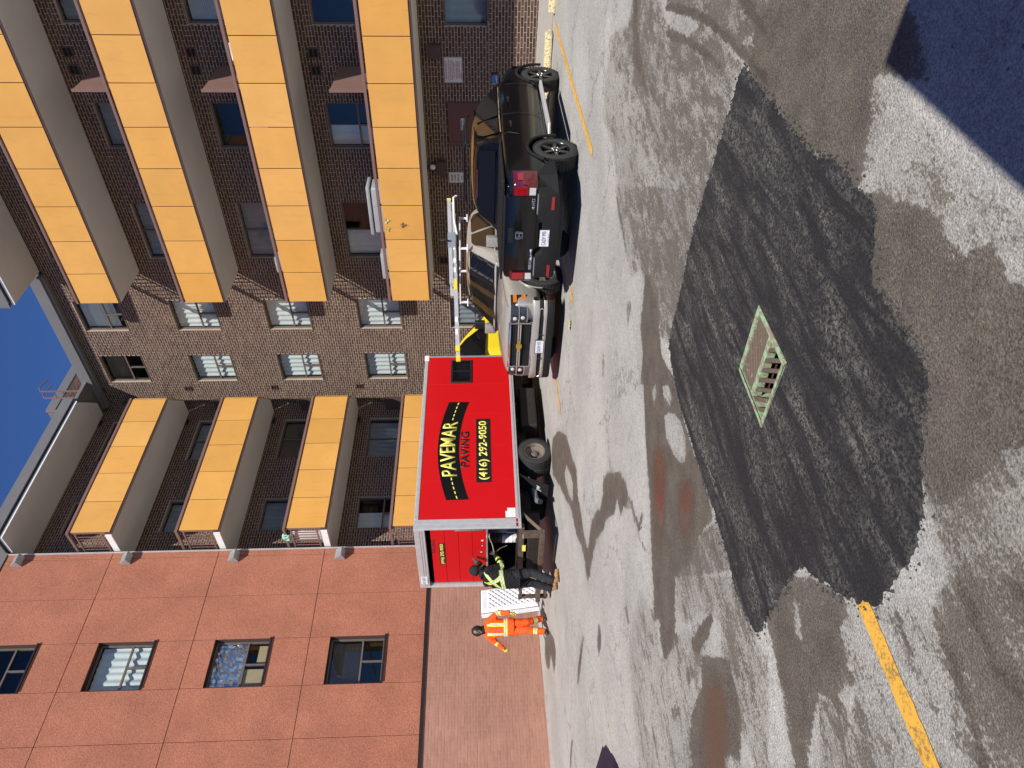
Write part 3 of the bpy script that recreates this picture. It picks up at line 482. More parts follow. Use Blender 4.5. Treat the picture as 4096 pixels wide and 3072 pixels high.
# corner balconies on the recessed facade: the near end of each slab is cut off on the slant
PB = [(12.80,17.75),(18.24,17.75),(19.12,18.66),(19.12,YB-.013),(12.80,YB-.013)]
jB = [12.85,13.95,15.03,16.12,17.2,18.25]
def balcony_B(k):
    dz = FL*k; z = 3.27 + dz
    mb = MB(); mb.prism([(x,y,z) for x,y in PB],(0,0,.2)); slab = mb.build('balcony', M_['soffit'], brick_b, bevel=.006)
    for a, b in zip(jB[:-1], jB[1:]):
        p = MB(); p.box((-(b-a)/2+.011,0,-.545),((b-a)/2-.011,.014,.545)); o = p.build('panel', M_['yellow'], slab, bevel=.004)
        o.location = ((a+b)/2,17.70,3.885+dz); o.rotation_euler = (R(random.uniform(-.3,.3)),0,random.uniform(-.003,.003))
    d = Vector((.9,.93,0)); L = d.length; p = MB(); p.box((-L/2+.04,0,-.545),(L/2-.03,.014,.545)); o = p.build('panel', M_['yellow'], slab, bevel=.004)
    o.location = (18.72,18.155,3.885+dz); o.rotation_euler = (0,0,math.atan2(d.y,d.x))
    mb = MB(); mb.box((12.80,17.68,4.475+dz),(18.27,17.77,4.545+dz)); mb.prism([(18.24,17.675,4.48+dz),(19.16,18.625,4.48+dz),(19.10,18.68,4.48+dz),(18.19,17.74,4.48+dz)],(0,0,.06)); mb.build('handrail', M_['brown'], slab)
    for x in jB:
        mb = MB(); xx = x+.02 if x<13 else x; mb.box((xx-.022,17.735,z+.21),(xx+.022,17.775,4.472+dz)); mb.build('post', M_['brown'], slab)
    x0 = 12.83
    e = MB(); e.box((x0-.03,17.78,4.475+dz),(x0+.03,18.9,4.545+dz)); e.build('handrail', M_['brown'], slab)
    e = MB(); e.box((x0-.02,17.78,3.56+dz),(x0+.02,18.9,3.60+dz)); e.box((x0-.02,17.78,4.30+dz),(x0+.02,18.9,4.34+dz)); e.box((x0-.02,18.84,z+.2),(x0+.02,18.9,4.47+dz)); e.build('end_rail', M_['brown'], slab)
    for i in range(8):
        y = 17.9 + i*.12; e = MB(); e.box((x0-.009,y-.009,3.60+dz),(x0+.009,y+.009,4.30+dz)); e.build('baluster', M_['brown'], slab)
    e = MB(); e.box((12.775,17.76,z+.01),(12.797,19.28,z+.19)); e.build('slab_edge', M_['white'], slab)
    e = MB(); e.box((12.80,17.72,z+.002),(18.2,17.745,z+.19)); e.build('slab_edge', M_['dkbrown'], slab)
    sc = MB(); sc.box((19.14,18.66,z+.2),(19.17,YB-.03,5.3+dz)); sc.build('privacy_screen', M_['dkbrown'], slab)
    return slab
balB = [balcony_B(k) for k in range(4)]

# roof canopies over the top balconies
def canopy(poly, edges, closed_top=True):
    mb = MB(); mb.prism([(x,y,15.38) for x,y in poly],(0,0,.12)); c = mb.build('roof_canopy', M_['soffit'], brick_b)
    w_ = MB(); f_ = MB()
    for (a, b) in edges:
        a, b = Vector(a), Vector(b); d = (b-a).normalized(); n = Vector((d.y,-d.x))
        for (m_, o0, o1, za, zb) in ((w_,.003,.03,15.40,15.475),(f_,.05,.10,15.53,15.86)):
            p = [a+n*o0-d*o0*1, b+n*o0+d*o0, b+n*o1+d*o1, a+n*o1-d*o1]
            m_.prism([(q.x,q.y,za) for q in p],(0,0,zb-za))
        p = [a-n*.05, b-n*.05, b+n*.05, a+n*.05]; f_.prism([(q.x,q.y,15.82) for q in p],(0,0,.03)); 
    w_.build('drip_edge', M_['white'], c); f_.build('canopy_fascia', M_['fascia'], c)
    return c
canopy([(17.93,-.6),(XA-.015,-.6),(XA-.015,13.42),(17.93,13.42)], [((17.93,13.42),(17.93,-.6))])
mb = MB(); mb.box((17.82,13.36,15.53),(18.05,13.47,15.86)); mb.build('roof_fascia', M_['fascia'], brick_b)
canopy([(12.80,17.80),(18.24,17.80),(19.12,18.70),(19.12,YB-.015),(12.80,YB-.015)], [((12.80,17.80),(18.24,17.80)),((12.80,19.28),(12.80,17.80))])
mb = MB(); mb.box((12.8,17.85,15.505),(19.4,20,15.62)); mb.box((17.98,-.6,15.505),(20,13.35,15.62)); mb.build('roof', M_['fascia'], brick_b)

# penthouse on the roof
PY = 21.0
mapP = lambda u, w, z: (u, PY - w, z)
mb = MB(); mb.box((21.15,PY+.01,15.6),(31,26,18.5)); mb.build('penthouse_wall', M_['mortar'], brick_b)
lay_bricks(brick_rects(21.13, 28.0, 15.62, 18.45, [], 0), mapP, M_['brick'], brick_b)
mb = MB(); mb.box((21.08,PY-.05,18.50),(31,26.1,18.86)); mb.box((20.92,PY+.06,18.34),(21.07,22.4,18.72)); mb.build('penthouse_fascia', M_['fascia'], brick_b, bevel=.01)
mb = MB(); mb.tube([(20.9,PY-.14,18.72),(20.9,PY-.14,18.3),(21.05,PY-.12,17.9),(21.05,PY-.12,15.7)],.06); mb.build('rain_pipe', M_['brown'], brick_b, smooth=True)
lad = MB()
for y in (18.23,18.55): lad.box((XA-.33,y-.02,15.7),(XA-.29,y+.02,17.2)); lad.tube([(XA-.31,y,17.2),(XA-.1,y,17.32),(XA+.35,y,17.2)],.02,6)
roofl = lad.build('roof_ladder', M_['brown'], brick_b)
for i in range(4):
    r_ = MB(); r_.tube([(XA-.31,18.23,15.85+i*.3),(XA-.31,18.55,15.85+i*.3)],.013,6); r_.build('rung', M_['brown'], roofl)

# wall vents, ducts and doors in the brick
def vent(fm, u, z, a=.26, b=.26):
    mb = MB()
    for p in ((u,u+a,z,z+.03),(u,u+a,z+b-.03,z+b),(u,u+.03,z+.03,z+b-.03),(u+a-.03,u+a,z+.03,z+b-.03)): mb.box(fm(p[0],.003,p[2]),fm(p[1],.03,p[3]))
    o = mb.build('vent', M_['dkbrown'], brick_b)
    s_ = MB(); s_.box(fm(u+.03,-.005,z+.03),fm(u+a-.03,.006,z+b-.03)); s_.build('vent_opening', M_['blackmatte'], o)
    l = MB(); l.box(fm(u+.03,.006,z+b/2-.012),fm(u+a-.03,.022,z+b/2+.012)); l.build('slat', M_['dkbrown'], o)
for k in range(4):
    vent(mapA, 6.73, 5.82+FL*k); vent(mapA, 7.17, 5.82+FL*k)
    vent(mapB, 18.62-.1, 6.15+FL*k, .3, .26)
    vent(mapA, 18.35, 6.1+FL*k, .22, .22)
vent(mapA, 12.97, 2.80, .27, .28); vent(mapA, 16.25, 2.16, .3, .26)
M_['doorbrown'] = mat('red_brown_door_paint', (.105,.045,.036), .45, var=.08, scale=3)
mb = MB(); mb.box(mapA(8.12,.004,.3),mapA(8.20,.04,2.62)); mb.box(mapA(9.22,.004,.3),mapA(9.30,.04,2.62)); mb.box(mapA(8.20,.004,2.54),mapA(9.22,.04,2.62))
do = mb.build('door_frame', M_['doorbrown'], brick_b)
mb = MB(); mb.box(mapA(8.20,.004,.32),mapA(9.22,.022,2.54)); dl = mb.build('door', M_['doorbrown'], brick_b)
mb = MB(); mb.tube([mapA(8.3,.022,1.3),mapA(8.3,.07,1.3),mapA(8.42,.07,1.3)],.012,6); mb.build('handle', M_['steel'], dl)

# ---------------------------------------------------------------- stucco wing
def mat_stucco():
    m, t, p = nodes('rust_red_stucco'); v = pos(t)
    n = noise(t, 34, 5, .65, v); n2 = noise(t, 1.1, 4, .6, v); n3 = noise(t, 110, 2, .5, v)
    c = mixc(t, ramp(t, n.outputs[0], [(.32,0.),(.68,1.)]).outputs[0], (.325,.120,.071), (.50,.206,.130))
    c = mixc(t, 1., c, ramp(t, n2.outputs[0], [(.3,.86),(.7,1.08)]).outputs[0], 'MULTIPLY')
    t.links.new(c, p.inputs['Base Color']); p.inputs['Roughness'].default_value = .95; p.inputs['Specular IOR Level'].default_value = .2
    bump(t, p, math_(t, 'ADD', n.outputs[0], math_(t, 'MULTIPLY', n3.outputs[0], .4)), 1.0, .02); return m
M_['stucco'] = mat_stucco()
M_['joint'] = mat('dark_joint', (.05,.025,.02), .9)
st = thing('stucco_apartment_wing', 'rust red stucco apartment wing on a painted pink brick base', 'building', (8.5, 18.43, .35), keep=True)
ZR = [3.42, 6.44, 9.48, 12.49, 15.45]; XC = [-.5,.8,2.1,3.4,4.68,5.98,7.27,8.575,9.87,11.165,12.45,12.655]
opsS = [(8.59,9.87,4.46+3.0*k,5.90+3.0*k) for k in range(4)] + [(2.1,3.4,4.46+3.0*k,5.90+3.0*k) for k in range(4)]
mb = MB(); wall_sheet(mb, mapS, -.5, 12.66, 3.40, 15.47, opsS, w=-.02, depth=.2); mb.build('wall', M_['joint'], st, fix=False)
for i in range(len(XC)-1):
    for k in range(4):
        rects = [(XC[i]+.007, XC[i+1]-.007, ZR[k]+.007, ZR[k+1]-.007)]
        for a, b, c, d in opsS:
            if abs((a+b)/2-(XC[i]+XC[i+1])/2) < .2 and ZR[k] < c < ZR[k+1]:
                p = rects[0]; rects = [(p[0],p[1],p[2],c-.004),(p[0],p[1],d+.004,p[3])]
        for a, b, c, d in rects:
            q = MB(); q.box(mapS(a,-.045,c),mapS(b,.0,d)); q.build('stucco_panel', M_['stucco'], st, bevel=.005, bseg=1)
for k in range(4):
    window(st, mapS, 8.60, 9.86, 4.47+3.0*k, 5.89+3.0*k, 'picture', ['darkblind','foil','full','none'][k], w=-.16, sill=False)
    window(st, mapS, 2.11, 3.39, 4.47+3.0*k, 5.89+3.0*k, 'picture', 'full', w=-.16, sill=False)
    mb = MB(); z = 4.46+3.0*k; mb.box(mapS(8.58,-.15,z-.03),mapS(9.88,.05,z+.008)); mb.build('sill', M_['black'], st)
mb = MB()
mb.add([(12.655,YS+.045,3.40),(12.655,YB+.0,3.40),(12.655,YB+.0,15.47),(12.655,YS+.045,15.47)],[(0,1,2,3)])
mb.build('wall', M_['fascia'], st, fix=False)
mb = MB(); mb.box((12.63,YS-.02,.3),(12.672,YS+.08,15.47)); mb.build('corner_trim', M_['alu'], st)
mb = MB(); mb.box((-.5,YS-.03,15.46),(12.70,YS+.25,15.88)); mb.box((-.5,YS+.2,15.48),(12.66,27,15.6)); mb.build('roof_fascia', M_['fascia'], st)
mb = MB(); mb.box((-.5,YS-.035,3.36),(12.66,YS-.004,3.415)); mb.build('flashing', M_['black'], st)
mapSb = lambda u, w, z: (u, YS + .010 - w, z)
mb = MB(); wall_sheet(mb, mapSb, -.5, 12.66, .1, 3.40, []); mb.build('wall', M_['mortar_pink'], st, fix=False)
lay_bricks(brick_rects(-.5, 12.65, .22, 3.37, [], 0), mapSb, M_['brick_pink'], st, lambda r: 6.5 < r[0] < 9.2 and .3 < r[2] < 3.3)
mb = MB(); mb.add([(12.655,YS+.012,.1),(12.655,YB,.1),(12.655,YB,3.4),(12.655,YS+.012,3.4)],[(0,1,2,3)]); mb.build('wall', M_['mortar'], st, fix=False)
mb = MB(); mb.add([(-.5,20.3,.1),(12.6,20.3,.1),(12.6,20.3,15.5),(-.5,20.3,15.5)],[(0,1,2,3)])
for k in range(6): mb.box((-.5,YS+.19,.3+3*k-.1),(12.6,20.3,.3+3*k))
for x in (1.5,4,7.9,10.4): mb.box((x-.05,YS+.19,.1),(x+.05,20.3,15.4))
mb.build('interior', M_['room'], st)
for k in range(4):
    z = 5.82 + FL*k
    mb = MB(); mb.prism([(12.24,YS-.004,z),(12.24,YS-.06,z),(12.24,YS-.24,z+.08),(12.24,YS-.24,z+.10),(12.24,YS-.06,z+.29),(12.24,YS-.004,z+.29)],(.30,0,0))
    v_ = mb.build('vent_hood', M_['steel'], st, bevel=.004)
# ================================================================ ground
def poly_mask(gx, gy, poly):
    inside = np.zeros(gx.shape, bool); n = len(poly)
    for i in range(n):
        x1, y1 = poly[i]; x2, y2 = poly[(i+1) % n]
        if y1 == y2: continue
        c = ((y1 > gy) != (y2 > gy)) & (gx < (x2-x1)*(gy-y1)/(y2-y1) + x1); inside ^= c
    return inside
def box_blur(a, r):
    for ax in (0,1):
        c = np.cumsum(np.pad(a, [(r+1,r) if i==ax else (0,0) for i in (0,1)], mode='edge'), axis=ax)
        n = a.shape[ax]; hi = np.take(c, np.arange(2*r+1, 2*r+1+n), axis=ax); lo = np.take(c, np.arange(0, n), axis=ax); a = (hi-lo)/(2*r+1)
    return a
xs = np.concatenate([[-60,-20,-6,-2,-.5], np.arange(.6,6,.025), np.arange(6,12,.05), np.arange(12,19.6,.1), [24,40,80]])
ys = np.concatenate([[-60,-20,-6,-2,-.5], np.arange(.4,6,.025), np.arange(6,19.4,.06), [24,40,80]])
gx, gy = np.meshgrid(xs, ys, indexing='ij'); wet = np.zeros(gx.shape)
lot = .34 + .30*np.sin(gx*1.3+.6*np.sin(gy*1.7))*np.sin(gy*1.1+.8*np.sin(gx*.9)) + .12*np.sin(gx*3.1+gy*2.3)   # worn damp areas of the rest of the lot
dep, rgt = .727*gx+.686*gy, .686*gx-.727*gy; beside = (np.abs(rgt) > .525*np.maximum(dep,0)) | (dep < 2.2)
wet[beside & (gx < 13) & (gy < 15)] = np.clip(lot, 0, .75)[beside & (gx < 13) & (gy < 15)]
for v, poly in WET:
    m = poly_mask(gx, gy, poly); wet[m] = np.maximum(wet[m], v) if v > .3 else np.minimum(wet[m], v)
wet = .5*wet + .5*box_blur(wet, 4)
film = np.zeros(gx.shape)
for poly in FILM: film[poly_mask(gx, gy, poly)] = 1.
film = .85*box_blur(film, 7)
V = np.stack([gx, gy, gz(gx, gy)], -1).reshape(-1,3); nx, ny = gx.shape
ii = np.arange(nx*ny).reshape(nx, ny); F = np.stack([ii[:-1,:-1], ii[1:,:-1], ii[1:,1:], ii[:-1,1:]], -1).reshape(-1,4)
# leave the catch basin open
cxs, cys = (gx[:-1,:-1]+gx[1:,1:])/2, (gy[:-1,:-1]+gy[1:,1:])/2
F = F[~((cxs > 3.21) & (cxs < 3.75) & (cys > 2.90) & (cys < 3.43)).reshape(-1)]
me = bpy.data.meshes.new('ground'); me.vertices.add(len(V)); me.vertices.foreach_set('co', V.ravel())
me.loops.add(len(F)*4); me.loops.foreach_set('vertex_index', F.ravel().astype(np.int32)); me.polygons.add(len(F))
me.polygons.foreach_set('loop_start', np.arange(0, len(F)*4, 4, dtype=np.int32)); me.update(calc_edges=True)
at = me.attributes.new('wet', 'FLOAT', 'POINT'); at.data.foreach_set('value', wet.ravel().astype(np.float32))
at = me.attributes.new('film', 'FLOAT', 'POINT'); at.data.foreach_set('value', film.ravel().astype(np.float32))

def mat_ground():
    m, t, p = nodes('old_asphalt'); P_ = pos(t)
    a = N(t, 'ShaderNodeAttribute', attribute_name='wet').outputs['Fac']
    fine = noise(t, 95, 3, .7, P_); mid = noise(t, 16, 6, .72, P_); big = noise(t, .7, 5, .6, P_); grit = noise(t, 52, 4, .8, P_); med = noise(t, 4.5, 6, .65, P_)
    stone = N(t, 'ShaderNodeTexVoronoi'); stone.inputs['Scale'].default_value = 85; t.links.new(P_, stone.inputs['Vector'])
    # wetness: field plus breakup, thresholded into an edge
    f2 = noise(t, 46, 4, .65, P_); an = N(t, 'ShaderNodeMapping'); an.inputs['Scale'].default_value = (.42,1,1); an.inputs['Rotation'].default_value = (0,0,R(4)); t.links.new(P_, an.inputs[0]); md2 = noise(t, 9, 7, .72, an.outputs[0], .5); med2 = noise(t, 3.2, 6, .65, an.outputs[0], .3); cen = lambda n, k: math_(t, 'MULTIPLY', math_(t, 'SUBTRACT', n.outputs[0], .5), k)
    brk = math_(t, 'ADD', math_(t, 'ADD', cen(f2, 1.25), cen(md2, 1.6)), cen(med2, .8))
    w = math_(t, 'ADD', a, brk); wr = ramp(t, w, [(.40, 0.), (.60, 1.)])
    wr.color_ramp.interpolation = 'EASE'
    base = mixc(t, ramp(t, big.outputs[0], [(.35,0.),(.65,1.)]).outputs[0], (.325,.315,.29), (.415,.40,.365))
    base = mixc(t, 1., base, ramp(t, fine.outputs[0], [(.30,.45),(.5,1.),(.72,1.42)]).outputs[0], 'MULTIPLY')
    base = mixc(t, 1., base, ramp(t, mid.outputs[0], [(.3,.80),(.6,1.06)]).outputs[0], 'MULTIPLY')
    base = mixc(t, 1., base, ramp(t, grit.outputs[0], [(.30,.62),(.48,1.),(.72,1.22)]).outputs[0], 'MULTIPLY')
    dk = N(t, 'ShaderNodeTexVoronoi'); dk.inputs['Scale'].default_value = 16; t.links.new(P_, dk.inputs['Vector']); dkw = N(t, 'ShaderNodeTexWhiteNoise'); t.links.new(dk.outputs['Position'], dkw.inputs['Vector'])
    base = mixc(t, math_(t, 'MULTIPLY', ramp(t, dk.outputs['Distance'], [(.07,1.),(.17,0.)]).outputs[0], ramp(t, dkw.outputs['Value'], [(.80,0.),(.84,.8)]).outputs[0]), base, (.075,.067,.056))
    speck = ramp(t, stone.outputs['Distance'], [(.08,1.),(.2,0.)])
    # hairline cracks
    cr = N(t, 'ShaderNodeTexVoronoi', feature='DISTANCE_TO_EDGE'); cr.inputs['Scale'].default_value = .62
    dv = t.nodes.new('ShaderNodeVectorMath'); dv.operation = 'ADD'; t.links.new(P_, dv.inputs[0]); cn = noise(t, 2.2, 6, .7, P_); t.links.new(cn.outputs[1], dv.inputs[1]); t.links.new(dv.outputs[0], cr.inputs['Vector'])
    crm = math_(t, 'MULTIPLY', ramp(t, cr.outputs[0], [(.0,1.),(.011,0.)]).outputs[0], ramp(t, noise(t, .55, 3, .5, P_).outputs[0], [(.46,0.),(.56,.85)]).outputs[0])
    base = mixc(t, crm, base, (.07,.065,.06))
    wcol = mixc(t, ramp(t, med.outputs[0], [(.35,0.),(.7,1.)]).outputs[0], (.078,.068,.056), (.122,.104,.081))
    wcol = mixc(t, 1., wcol, ramp(t, fine.outputs[0], [(.30,.42),(.5,1.),(.74,1.8)]).outputs[0], 'MULTIPLY'); wcol = mixc(t, 1., wcol, ramp(t, grit.outputs[0], [(.30,.70),(.5,1.),(.74,1.45)]).outputs[0], 'MULTIPLY')
    sw = N(t, 'ShaderNodeTexWhiteNoise'); t.links.new(stone.outputs['Position'], sw.inputs['Vector'])
    wcol = mixc(t, math_(t, 'MULTIPLY', speck.outputs[0], ramp(t, sw.outputs['Value'], [(.55,.1),(.8,.75)]).outputs[0]), wcol, (.34,.31,.25))
    dkm = N(t, 'ShaderNodeMapRange'); dkm.inputs['From Min'].default_value = 1.02; dkm.inputs['From Max'].default_value = 1.32; t.links.new(a, dkm.inputs['Value']); wcol = mixc(t, math_(t, 'MULTIPLY', dkm.outputs[0], .62), wcol, (.030,.025,.020))
    base = mixc(t, ramp(t, a, [(.05,0.),(.6,.62)]).outputs[0], base, mixc(t, 1., base, (.50,.475,.43), 'MULTIPLY'))
    half = ramp(t, a, [(.3,.0),(.9,1.)]); wcol = mixc(t, half.outputs[0], mixc(t, .28, wcol, (.26,.24,.205)), wcol)
    c = mixc(t, wr.outputs[0], base, wcol)
    pa = N(t, 'ShaderNodeAttribute', attribute_name='film').outputs['Fac']
    pud = ramp(t, math_(t, 'ADD', pa, math_(t, 'ADD', cen(med, .7), cen(mid, .7))), [(.38,.0),(.75,1.)])
    c = mixc(t, math_(t, 'MULTIPLY', pud.outputs[0], .85), c, (.060,.050,.038)); t.links.new(c, p.inputs['Base Color'])
    rg = math_(t, 'SUBTRACT', .93, math_(t, 'ADD', math_(t, 'MULTIPLY', wr.outputs[0], .22), math_(t, 'MULTIPLY', pud.outputs[0], .48)), True)
    t.links.new(rg, p.inputs['Roughness']); p.inputs['Specular IOR Level'].default_value = .4
    h = math_(t, 'ADD', math_(t, 'MULTIPLY', fine.outputs[0], 1.), math_(t, 'MULTIPLY', stone.outputs['Distance'], -.7))
    b = t.nodes.new('ShaderNodeBump'); b.inputs['Distance'].default_value = .006; t.links.new(h, b.inputs['Height'])
    t.links.new(math_(t, 'SUBTRACT', .8, math_(t, 'MULTIPLY', pud.outputs[0], .78)), b.inputs['Strength']); t.links.new(b.outputs[0], p.inputs['Normal'])
    return m
me.materials.append(mat_ground())
ground = bpy.data.objects.new('ground', me); COL.objects.link(ground); tag(ground, kind='structure')

# fresh asphalt patch with a ragged edge
def ragged(poly, step, amp):
    out = []; n = len(poly)
    for i in range(n):
        a, b = Vector(poly[i]), Vector(poly[(i+1)%n]); L = (b-a).length; k = max(1, int(L/step)); d = (b-a)/max(L,1e-6); nn = Vector((-d.y,d.x))
        for j in range(k): out.append(a + (b-a)*j/k + nn*random.uniform(-amp,amp) + d*random.uniform(-.3,.3)*step*(1 if j else 0))
    return out
def mat_patch():
    m, t, p = nodes('fresh_asphalt'); P_ = pos(t)
    fine = noise(t, 75, 4, .8, P_); mid = noise(t, 9, 5, .7, P_); gr2 = noise(t, 34, 4, .75, P_)
    mp = N(t, 'ShaderNodeMapping'); mp.inputs['Scale'].default_value = (.8, 4.6, 1); mp.inputs['Rotation'].default_value = (0,0,R(-7)); t.links.new(P_, mp.inputs[0])
    st_ = noise(t, 1.4, 7, .66, mp.outputs[0], .6)
    mp2 = N(t, 'ShaderNodeMapping'); mp2.inputs['Scale'].default_value = (1.1, 3.2, 1); t.links.new(P_, mp2.inputs[0]); bl = noise(t, 1.3, 4, .6, mp2.outputs[0])
    dust = math_(t, 'MULTIPLY', ramp(t, st_.outputs[0], [(.43,0.),(.62,1.)]).outputs[0], ramp(t, bl.outputs[0], [(.36,.15),(.60,1.)]).outputs[0])
    dust = math_(t, 'MULTIPLY', dust, ramp(t, math_(t, 'ADD', math_(t, 'MULTIPLY', fine.outputs[0], .5), math_(t, 'MULTIPLY', gr2.outputs[0], .5)), [(.46,.0),(.56,1.)]).outputs[0])
    base = mixc(t, ramp(t, fine.outputs[0], [(.36,0.),(.66,1.)]).outputs[0], (.0025,.0025,.003), (.030,.029,.0315))
    base = mixc(t, 1., base, ramp(t, mid.outputs[0], [(.3,.8),(.7,1.15)]).outputs[0], 'MULTIPLY')
    v = N(t, 'ShaderNodeTexVoronoi'); v.inputs['Scale'].default_value = 95; t.links.new(P_, v.inputs['Vector'])
    sp = ramp(t, v.outputs['Distance'], [(.05,1.),(.14,0.)]); wn_ = N(t, 'ShaderNodeTexWhiteNoise'); t.links.new(v.outputs['Position'], wn_.inputs['Vector'])
    spm = math_(t, 'MULTIPLY', sp.outputs[0], ramp(t, wn_.outputs['Value'], [(.80,0.),(.86,1.)]).outputs[0])
    c = mixc(t, math_(t, 'MULTIPLY', dust, .85), base, (.25,.242,.205)); c = mixc(t, math_(t, 'MULTIPLY', spm, .7), c, (.42,.40,.36))
    t.links.new(c, p.inputs['Base Color']); p.inputs['Roughness'].default_value = .78; p.inputs['Specular IOR Level'].default_value = .45
    bump(t, p, math_(t, 'ADD', fine.outputs[0], gr2.outputs[0]), 1., .012); return m
pp = ragged(PATCH, .022, .019)
mb = MB(); n = len(pp); hole = [(3.205,2.885),(3.755,2.885),(3.755,3.44),(3.205,3.44)]
b = bmesh.new()
vo = [b.verts.new((q.x,q.y,gz(q.x,q.y)+.013)) for q in pp]; vh = [b.verts.new((x,y,gz(x,y)+.013)) for x,y in hole]
es = [b.edges.new((vo[i],vo[(i+1)%n])) for i in range(n)] + [b.edges.new((vh[i],vh[(i+1)%4])) for i in range(4)]
bmesh.ops.triangle_fill(b, use_beauty=True, use_dissolve=False, edges=es, normal=(0,0,1))
bmesh.ops.recalc_face_normals(b, faces=b.faces)
vb = [b.verts.new((q.x + (q.x-3)*.006, q.y + (q.y-2.8)*.006, gz(q.x,q.y)-.004)) for q in pp]
for i in range(n): b.faces.new((vo[i], vb[i], vb[(i+1)%n], vo[(i+1)%n]))
for f in b.faces:
    if f.normal.z < -.5: f.normal_flip()
me = bpy.data.meshes.new('asphalt_patch'); b.to_mesh(me); b.free(); me.materials.append(mat_patch())
patch = bpy.data.objects.new('asphalt_patch', me); COL.objects.link(patch); tag(patch, kind='structure')
# loose crumbs along the edge of the patch
mb = MB()
for i in range(1500):
    q = random.choice(pp); r = random.uniform(.003,.011); x, y = q.x+random.gauss(0,.028), q.y+random.gauss(0,.028); z = gz(x,y)+.003
    mb.add([(x-r,y,z),(x+r*.4,y+r,z),(x+r*.7,y-r*.8,z),(x,y,z+r*1.3)],[(0,1,3),(1,2,3),(2,0,3)])
cr = mb.build('asphalt_crumbs', M_['crumb'] if 'crumb' in M_ else mat('asphalt_crumb', (.03,.03,.032), .85), None, fix=False); tag(cr, kind='stuff')

# painted bay lines
def mat_line():
    m, t, p = nodes('worn_yellow_paint'); P_ = pos(t); n = noise(t, 60, 5, .75, P_); n2 = noise(t, 7, 5, .7, P_)
    w = math_(t, 'ADD', math_(t, 'MULTIPLY', n.outputs[0], .6), math_(t, 'MULTIPLY', n2.outputs[0], .4))
    c = mixc(t, ramp(t, w, [(.42,0.),(.50,1.)]).outputs[0], (.26,.16,.05), (.66,.36,.045)); t.links.new(c, p.inputs['Base Color']); p.inputs['Roughness'].default_value = .8
    bump(t, p, n.outputs[0], .5, .004); return m
M_['line'] = mat_line()
def bay_line(a, b, w, ragged_a=.0):
    a, b = Vector(a), Vector(b); d = (b-a).normalized(); nn = Vector((-d.y,d.x)); k = max(8, int((b-a).length/.05)); L = []; Rr = []
    for i in range(k+1):
        q = a + (b-a)*i/k; j = .006
        L.append(q + nn*(w/2+random.uniform(-j,j))); Rr.append(q - nn*(w/2+random.uniform(-j,j)))
    rows = [[(q.x,q.y,gz(q.x,q.y)+.005) for q in L],[(q.x,q.y,gz(q.x,q.y)+.005) for q in Rr]]
    mb = MB(); mb.grid(rows); return mb.build('bay_line', M_['line'], ground, fix=False)
bay_line((16.1,5.06),(10.25,5.02),.125); bay_line((16.1,7.92),(10.44,7.92),.125); bay_line((16.1,10.68),(10.41,10.645),.125)
bay_line((1.85,3.19),(-4.5,3.34),.115)

# concrete wheel stops with worn pale yellow paint
def mat_stop():
    m, t, p = nodes('worn_yellow_concrete'); v = pos(t); n = noise(t, 26, 6, .75, v)
    c = mixc(t, ramp(t, n.outputs[0], [(.42,0.),(.5,1.)]).outputs[0], (.23,.21,.18), (.66,.56,.30)); t.links.new(c, p.inputs['Base Color']); p.inputs['Roughness'].default_value = .9
    bump(t, p, n.outputs[0], .4, .008); return m
M_['stop'] = mat_stop()
for y0, y1, lab in ((2.95,4.90,'worn pale yellow concrete wheel stop nearest the right edge of the lot'),(5.28,7.20,'worn pale yellow concrete wheel stop in front of the black pickup')):
    x = 16.35; yc = (y0+y1)/2; h = (y1-y0)/2; mb = MB()
    prof = [(-.14,0),(.14,0),(.14,.05),(.09,.15),(-.09,.15),(-.14,.05)]
    mb.add([(px,-h,pz) for px,pz in prof]+[(px*.98,h,pz) for px,pz in prof],[tuple(range(6))[::-1],tuple(range(6,12))]+[(i,(i+1)%6,6+(i+1)%6,6+i) for i in range(6)])
    o = mb.build('wheel_stop', M_['stop'], None, bevel=.02); o.location = (x,yc,gz(x,yc)); tag(o, lab, 'wheel stop', 'wheel stops along the brick wall')
# concrete apron at the foot of the brick wall
mb = MB(); xa, xb = 16.55, XA-.02
mb.add([(xa,-2,gz(xa,-2)+.006),(xb,-2,gz(xb,-2)+.03),(xb,18.4,gz(xb,18.4)+.03),(xa,18.4,gz(xa,18.4)+.006)],[(0,1,2,3)]); ap = mb.build('pavement', M_['concrete'], None, fix=False); tag(ap, kind='structure')

# ---------------------------------------------------------------- catch basin
def mat_grate():
    m, t, p = nodes('painted_rusty_grate'); v = pos(t); n = noise(t, 14, 6, .75, v, .6); f = noise(t, 70, 4, .7, v)
    g = ramp(t, n.outputs[0], [(.58,0.),(.70,.8)]); c = mixc(t, f.outputs[0], (.075,.048,.034), (.155,.112,.085)); c = mixc(t, g.outputs[0], c, (.22,.33,.19))
    t.links.new(c, p.inputs['Base Color']); p.inputs['Roughness'].default_value = .85; bump(t, p, f.outputs[0], .6, .005); return m
def mat_frame():
    m, t, p = nodes('green_flaking_paint'); v = pos(t); n = noise(t, 22, 6, .75, v)
    c = mixc(t, ramp(t, n.outputs[0], [(.44,0.),(.55,1.)]).outputs[0], (.25,.185,.14), (.27,.44,.24)); t.links.new(c, p.inputs['Base Color']); p.inputs['Roughness'].default_value = .85
    bump(t, p, n.outputs[0], .5, .004); return m
M_['grate'] = mat_grate(); M_['gframe'] = mat_frame()
gx0, gx1, gy0, gy1 = 3.20, 3.76, 2.88, 3.445; gc = Vector(((gx0+gx1)/2,(gy0+gy1)/2,0)); gc.z = gz(gc.x,gc.y)
cb = thing('catch_basin', 'square rusty storm drain grate with green flaking frame set in fresh asphalt', 'storm drain', gc, keep=True)
